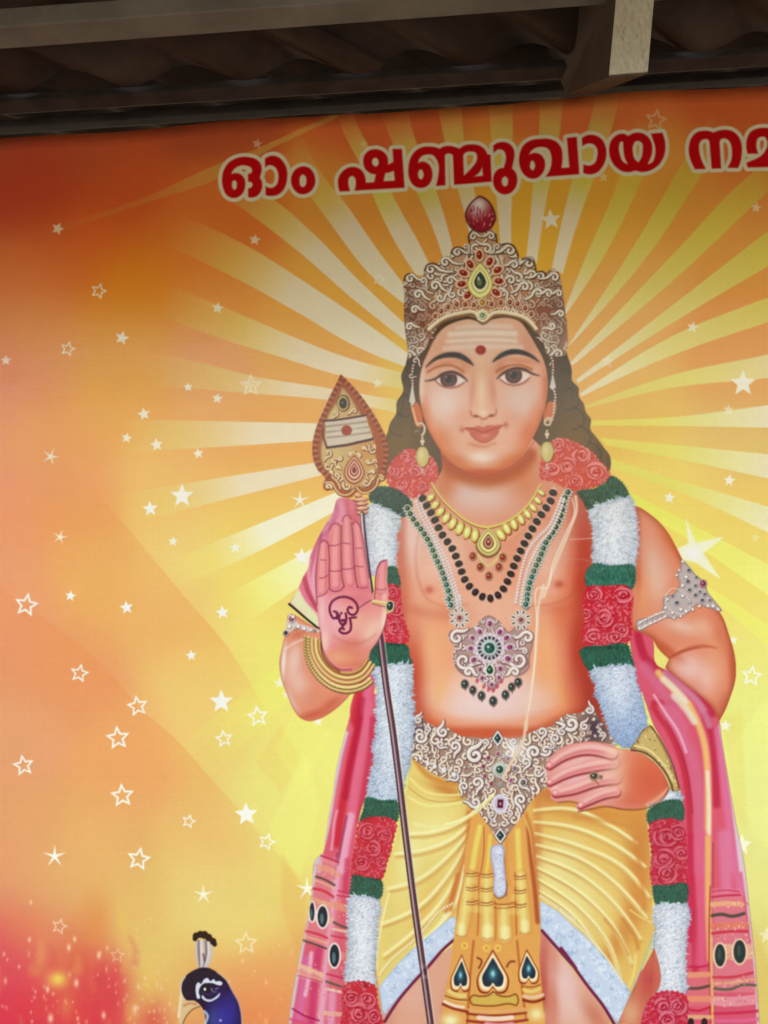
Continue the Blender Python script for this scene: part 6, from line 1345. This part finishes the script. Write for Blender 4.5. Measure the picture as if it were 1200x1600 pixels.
img.pixels.foreach_set(px_.ravel()); img.update(); img.pack() if 0 else None
del px_, lin
vinyl = bpy.data.materials.new('printed_vinyl'); vinyl.use_nodes = True; t = vinyl.node_tree; b = t.nodes['Principled BSDF']
ti = t.nodes.new('ShaderNodeTexImage'); ti.image = img; ti.interpolation = 'Linear'; ti.extension = 'EXTEND'
uvn = t.nodes.new('ShaderNodeUVMap'); uvn.uv_map = 'print'; t.links.new(uvn.outputs[0], ti.inputs[0]); t.links.new(ti.outputs[0], b.inputs['Base Color'])
b.inputs['Roughness'].default_value = ROUGH; b.inputs['Specular IOR Level'].default_value = SPEC; b.inputs['Specular Tint'].default_value = (1.0, .87, .70, 1)
# woven backing of the flex sheet: fine ribs both ways, plus slow cockling
tc = t.nodes.new('ShaderNodeTexCoord')
w1 = t.nodes.new('ShaderNodeTexWave'); w1.wave_type = 'BANDS'; w1.bands_direction = 'Z'; w1.inputs['Scale'].default_value = 95; w1.inputs['Distortion'].default_value = .6; w1.inputs['Detail'].default_value = 2
w2 = t.nodes.new('ShaderNodeTexWave'); w2.wave_type = 'BANDS'; w2.bands_direction = 'X'; w2.inputs['Scale'].default_value = 95; w2.inputs['Distortion'].default_value = .6; w2.inputs['Detail'].default_value = 2
mp = t.nodes.new('ShaderNodeMapping'); mp.inputs['Scale'].default_value = (1.2, 1, 3.4)
n3 = t.nodes.new('ShaderNodeTexNoise'); n3.inputs['Scale'].default_value = 3.0; n3.inputs['Detail'].default_value = 5
for nn in (w1, w2): t.links.new(tc.outputs['Object'], nn.inputs['Vector'])
t.links.new(tc.outputs['Object'], mp.inputs['Vector']); t.links.new(mp.outputs[0], n3.inputs['Vector'])
add = t.nodes.new('ShaderNodeMath'); add.operation = 'ADD'; t.links.new(w1.outputs['Fac'], add.inputs[0]); t.links.new(w2.outputs['Fac'], add.inputs[1])
b1 = t.nodes.new('ShaderNodeBump'); b1.inputs['Strength'].default_value = .15; b1.inputs['Distance'].default_value = .0004; t.links.new(add.outputs[0], b1.inputs['Height'])
b2 = t.nodes.new('ShaderNodeBump'); b2.inputs['Strength'].default_value = .35; b2.inputs['Distance'].default_value = .004; t.links.new(n3.outputs['Fac'], b2.inputs['Height'])
t.links.new(b1.outputs[0], b2.inputs['Normal']); t.links.new(b2.outputs[0], b.inputs['Normal'])

# ------------------------------------------------------------------ the banner: one hanging sheet, printed pieces laid on it
TOPY = lambda x: 213.0 - 0.0667 * x
def place(px, py, lift=0.0):
    """print pixel -> point of the hanging sheet (a plane at y = 0 with slow folds)"""
    p = at_y(px, py, 0.0)
    d = (px - 600) / 600.; v = (py - TOPY(px)) / 1600.
    fold = .006 * math.sin(px / 92. + .9 * math.sin(py / 300.)) * math.exp(-v * 7) + .003 * math.sin((px * .8 + py * .6) / 37.) * math.exp(-v * 14) + .004 * math.sin(px / 260. + py / 420.) + .003 * math.sin(py / 170. + px / 900.)
    fold += -.006 * math.exp(-(((px - 480) * .5 + (py - 205)) / 16.) ** 2) * math.exp(-((px - 470) / 130.) ** 2)
    fold += -.0022 * math.exp(-((py - 905 + (px - 860) * .03) / 3.5) ** 2) * math.exp(-((px - 900) / 60.) ** 2)
    return Vector((p.x, fold - lift, p.z))
GX = np.linspace(-250, 1470, 66); NY = 72
def uv(px, py): return ((px - PX0) / (PX1 - PX0), 1 - (py - PY0) / (PY1 - PY0))
root = empty('banner', at_y(600, 1790, 0))
tag(root, 'large printed vinyl banner of a crowned deity under red Malayalam writing, hung below the roof', 'banner')
vs_, uvs, fs = [], [], []
for j in range(NY + 1):
    for x in GX:
        y = TOPY(x) + (1790 - TOPY(x)) * j / NY
        vs_.append(place(x, y)); uvs.append(uv(x, y))
n = len(GX)
for j in range(NY):
    for i in range(n - 1): fs.append((j*n+i, (j+1)*n+i, (j+1)*n+i+1, j*n+i+1))
me = bpy.data.meshes.new('banner_sheet'); me.from_pydata(vs_, [], fs); me.update()
ul = me.uv_layers.new(name='print'); idx = np.empty(len(me.loops), np.int32); me.loops.foreach_get('vertex_index', idx)
ul.data.foreach_set('uv', np.array(uvs, np.float32)[idx].ravel())
sheet = link('banner_sheet', me, vinyl, None, True); keep_world(sheet, root)
back = material('banner_back', (.55, .55, .53), .6)
me.materials.append(back)
sol = sheet.modifiers.new('thickness', 'SOLIDIFY'); sol.thickness = .0012; sol.offset = -1; sol.material_offset = 1

def piece(name, poly, level, parent, label=None):
    """a printed area: mesh cut out of the sheet's own surface, a hair in front of it"""
    P = np.asarray(poly)
    lo, hi = P.min(0), P.max(0)
    if hi[0] < -240 or lo[0] > 1460 or lo[1] > 1780: return None
    bm = bmesh.new()
    P = P[np.concatenate([[True], np.hypot(*np.diff(P, axis=0).T) > .4])]
    if np.hypot(*(P[0] - P[-1])) < .4: P = P[:-1]
    ve = [bm.verts.new((p[0], p[1], 0)) for p in P]
    ed = [bm.edges.new((ve[i], ve[(i + 1) % len(ve)])) for i in range(len(ve))]
    bmesh.ops.triangle_fill(bm, edges=ed, use_beauty=True, use_dissolve=False)
    cell = 1720 / 65.
    if hi[0] - lo[0] > 40 or hi[1] - lo[1] > 40:
        for x in GX:
            if lo[0] < x < hi[0]: bmesh.ops.bisect_plane(bm, geom=bm.verts[:] + bm.edges[:] + bm.faces[:], plane_co=(x, 0, 0), plane_no=(1, 0, 0))
        for y in np.arange(150, 1790, 24.):
            if lo[1] < y < hi[1]: bmesh.ops.bisect_plane(bm, geom=bm.verts[:] + bm.edges[:] + bm.faces[:], plane_co=(0, y, 0), plane_no=(0, 1, 0))
    for x, no in ((-248, (1,0,0)), (1468, (-1,0,0))):
        bmesh.ops.bisect_plane(bm, geom=bm.verts[:] + bm.edges[:] + bm.faces[:], plane_co=(x, 0, 0), plane_no=no, clear_inner=True)
    bmesh.ops.bisect_plane(bm, geom=bm.verts[:] + bm.edges[:] + bm.faces[:], plane_co=(0, 1788, 0), plane_no=(0, -1, 0), clear_inner=True)
    if not bm.faces: bm.free(); return None
    L = bm.loops.layers.uv.new('print')
    for f_ in bm.faces:
        f_.smooth = True
        for l in f_.loops: l[L].uv = uv(l.vert.co.x, l.vert.co.y)
    for v in bm.verts: v.co = place(v.co.x, v.co.y, .0003 + .00012 * level)
    bm.normal_update()
    if bm.faces and sum(f_.normal.y for f_ in bm.faces) > 0: bmesh.ops.reverse_faces(bm, faces=bm.faces[:])
    me = bpy.data.meshes.new(name); bm.to_mesh(me); bm.free()
    o = link(name, me, vinyl); keep_world(o, root)
    if parent is not root:
        o.parent = parent; o.matrix_parent_inverse = parent.matrix_world.inverted() if 0 else Matrix.Identity(4)
        o.matrix_parent_inverse = Matrix.Identity(4)
    if label: o['label'] = label
    return o
for lb, p in PATCH.get('printed_star', []): piece('printed_star', p, 0, root)
for lb, p in PATCH.get('printed_letter', []): piece('printed_letter', p, 2, root)
fig = piece('printed_figure', PATCH['torso'][0][1], 3, root, 'bare-chested crowned deity with jewellery, garland and lance')
ORDER = ['hair','shawl','arm','armlet','sleeve','forearm','leg','dhoti','pleat','belt','garland','pendant','lance_head','staff','hand','bangle','bracelet','face','earring','crown']
LEV = dict(hair=1, shawl=2, arm=3, armlet=4, sleeve=2, forearm=3, leg=2, dhoti=3, pleat=4, belt=5, garland=6, pendant=4, lance_head=8, staff=7, hand=9, bangle=10, bracelet=10, face=5, earring=7, crown=6)
for k in ORDER:
    for lb, p in PATCH.get(k, []): piece(k, p, LEV[k] + 1, fig)
for lb, p in PATCH.get('printed_peacock', []): piece('printed_peacock', p, 2, root, 'dark blue peacock head with a crest')
# hem rope and eyelets along the top edge
steel = material('eyelet_steel', (.45, .43, .38), .4, .5)
steel.node_tree.nodes['Principled BSDF'].inputs['Metallic'].default_value = .8

# ------------------------------------------------------------------ wall, roof, rafter, ground
asb = material('roofing_cement', (.075, .056, .046), .85, .15, (5.0, (.035, .025, .021), .3, .75), (40, .5, .004))
wood = material('weathered_wood', (.095, .072, .06), .75, .2, (9.0, (.055, .04, .034), .3, .7), (60, .4, .003))
pipe = material('painted_pipe', (.034, .029, .027), .6, .25, (14.0, (.018, .014, .012), .35, .6), (80, .3, .001))
tiew = material('grey_timber', (.17, .165, .15), .8, .2, (7.0, (.11, .10, .09), .3, .7), (60, .4, .003))
white_p = material('chipped_white_paint', (.50, .48, .42), .55, .4)
t = white_p.node_tree; b = t.nodes['Principled BSDF']; tc = t.nodes.new('ShaderNodeTexCoord')
mpp = t.nodes.new('ShaderNodeMapping'); mpp.inputs['Scale'].default_value = (1.6, 1.6, .55); t.links.new(tc.outputs['Object'], mpp.inputs['Vector'])
na = t.nodes.new('ShaderNodeTexNoise'); na.inputs['Scale'].default_value = 75; na.inputs['Detail'].default_value = 9; na.inputs['Roughness'].default_value = .75; t.links.new(mpp.outputs[0], na.inputs['Vector'])
ra = t.nodes.new('ShaderNodeValToRGB'); e = ra.color_ramp.elements; e[0].position = .33; e[0].color = (.05, .035, .025, 1); e[1].position = .40; e[1].color = (.40, .38, .31, 1); k = e.new(.62); k.color = (.54, .52, .45, 1)
t.links.new(na.outputs['Fac'], ra.inputs[0]); t.links.new(ra.outputs[0], b.inputs['Base Color'])
bp = t.nodes.new('ShaderNodeBump'); bp.inputs['Strength'].default_value = .6; bp.inputs['Distance'].default_value = .002; t.links.new(ra.outputs[0], bp.inputs['Height']); t.links.new(bp.outputs[0], b.inputs['Normal'])
plaster = material('dark_plaster', (.05, .042, .036), .9, .2, (4.0, (.03, .025, .02), .3, .7), (30, .4, .003))
earth = material('dusty_ground', (.10, .102, .10), .95, .1, (1.5, (.065, .066, .064), .3, .7), (25, .5, .01))

topz = at_y(600, 173, 0).z
# the wall the banner hangs against
w = hull('wall', [(-4,.05,0),(4.2,.05,0),(4.2,.05,topz+.02),(-4,.05,topz-.12),(-4,.25,0),(4.2,.25,0),(4.2,.25,topz+.02),(-4,.25,topz-.12)], BF, plaster)
tag(w, kind='structure')
# ground, one sheet out to the horizon
g = hull('ground', [(-900,-900,0),(900,-900,0),(900,900,0),(-900,900,0)], [(0,1,2,3)], earth); tag(g, kind='structure')

roof = empty('porch_roof', (0, -.4, 2.9))
tag(roof, 'dark corrugated porch roof on purlins seen from below, above the banner', 'roof')
phi = math.radians(50); rd = Vector((math.sin(phi), math.cos(phi), 0)); ac = Vector((math.cos(phi), -math.sin(phi), 0))
PITCHW, AMP = .177, .026
YF = -YFRONT
ZA = topz + .045; YA = at_z(300, 112, ZA).y                 # the front course ends here, its wavy edge showing
def roof_z(y): return ZA
def course(ya, yb, z0, slope, a0, a1, lift):
    """one corrugated sheet: wave across 'ac', ridges along 'rd', cut square front and back"""
    bm = bmesh.new(); na_, nb = int((a1 - a0) / .0118), 30
    V = []
    for i in range(na_ + 1):
        a = a0 + (a1 - a0) * i / na_; row = []
        for j in range(nb + 1):
            p = ac * a + rd * (-8.0 + 16.0 * j / nb)
            row.append(bm.verts.new((p.x, p.y, z0 + slope * p.y + AMP * math.cos(2 * math.pi * a / PITCHW) + lift)))
        V.append(row)
    for i in range(na_):
        for j in range(nb): bm.faces.new((V[i][j], V[i+1][j], V[i+1][j+1], V[i][j+1]))
    for co, no in (((0, ya, 0), (0, -1, 0)), ((0, yb, 0), (0, 1, 0)), ((-4.3, 0, 0), (-1, 0, 0)), ((4.5, 0, 0), (1, 0, 0))):
        bmesh.ops.bisect_plane(bm, geom=bm.verts[:] + bm.edges[:] + bm.faces[:], plane_co=co, plane_no=no, clear_outer=True)
    if not bm.faces: bm.free(); return
    for f_ in bm.faces: f_.smooth = True
    me = bpy.data.meshes.new('roofing_sheet'); bm.to_mesh(me); bm.free()
    o = link('roofing_sheet', me, asb); keep_world(o, roof)
    s = o.modifiers.new('thickness', 'SOLIDIFY'); s.thickness = .007; s.offset = 0
k = 0; a = -5.03
while a < 4.8:
    course(YF, YA, ZA, .02, a, a + 1.02 + .06, .010 * (k % 2)); course(YA - .12, .9, ZA + .062, .03, a, a + 1.02 + .06, .010 * (k % 2)); a += 1.02; k += 1
def along(x0, y0, x1, y1, Y, h, d, mat, name, ext=1.6, bevel=.003):
    """a member parallel to the wall whose lower edge follows a line seen at depth Y"""
    A, B = at_y(x0, y0, Y), at_y(x1, y1, Y); D = (B - A); A = A - D * ext; B = B + D * ext
    up = Vector((0, 0, h / 2)); sh = Vector((0, d / 2, 0))
    return beam3(name, A + up + sh, B + up + sh, d, h, mat, roof, bevel)
along(0, 160, 1200, 84, -.10, .022, .045, pipe, 'purlin', 1.6)
along(0, 199, 1200, 119, .035, .022, .03, pipe, 'purlin', 1.6)
along(0, 42, 600, -2, -.40, .045, .06, tiew, 'rafter_tie', 4)
for yy in (-.75, YF + .03):
    beam3('purlin', (-4, yy, roof_z(yy) - .055), (4.2, yy, roof_z(yy) - .055), .04, .05, pipe, roof)
# sloping timber with a white painted end, coming forward at the right
fr = [at_y(950, 121, -.42), at_y(1012, 116, -.42), at_y(1027, -60, -.42), at_y(967, -60, -.42)]
bk = [at_y(885, 150, -.045), at_y(930, 147, -.045), at_y(905, -60, -.045), at_y(800, -60, -.045)]
raf = hull('rafter', [*fr, *bk], BF, wood, roof, .003)
dz = Vector((0, -.004, 0)); ins = lambda A, c, k_: A + (c - A) * k_
cen = sum(fr, Vector()) / 4
V = [ins(p, cen, .03) + dz for p in fr] + [ins(p, cen, .03) + dz * .2 for p in fr]
wf = hull('painted_end', V, BF, white_p); wf.parent = raf
# small wire ends hanging from the tie
wire = material('bright_wire', (.7, .68, .62), .35, .6)
for (xa, ya, xb, yb) in ():
    A, B = at_y(xa, ya, -.3), at_y(xb, yb, -.3)
    beam3('wire_end', A, B, .003, .003, wire, roof, 0, Vector((0, 1, 0)))
# top hem of the banner tied to the purlin
for px in (-180, 90, 420, 700, 980, 1300):
    p0 = place(px, TOPY(px) + 9)
# added out of view: dark trees, so the glossy sheet mirrors less sky low down
leafm = material('added_tree_leaves', (.05, .07, .03), .8, .1, (1.6, (.015, .02, .01), .35, .65), (3, .8, .3))
rt = random.Random(4); V = []; F = []
NA, NB = 150, 12
for i in range(NA + 1):
    th = math.radians(180 * i / NA) ; top = 8.0 + 1.1 * math.sin(i * .23) + .7 * math.sin(i * .71 + 1) + rt.uniform(-.5, .5)
    for j in range(NB + 1):
        v = j / NB; R_ = 30 + rt.uniform(-.8, .8) + 5 * v * v
        V.append((R_ * math.cos(th), -2 - R_ * math.sin(th), -.2 + top * math.sin(v * math.pi / 2) ** .8 + rt.uniform(-.25, .25)))
for i in range(NA):
    for j in range(NB): F.append((i*(NB+1)+j, (i+1)*(NB+1)+j, (i+1)*(NB+1)+j+1, i*(NB+1)+j+1))
me = bpy.data.meshes.new('added_tree_belt'); me.from_pydata(V, [], F); me.update()
tb = link('added_tree_belt', me, leafm); tag(tb, 'unseen dark belt of trees, added for the banner to mirror', 'trees', None, 'stuff')
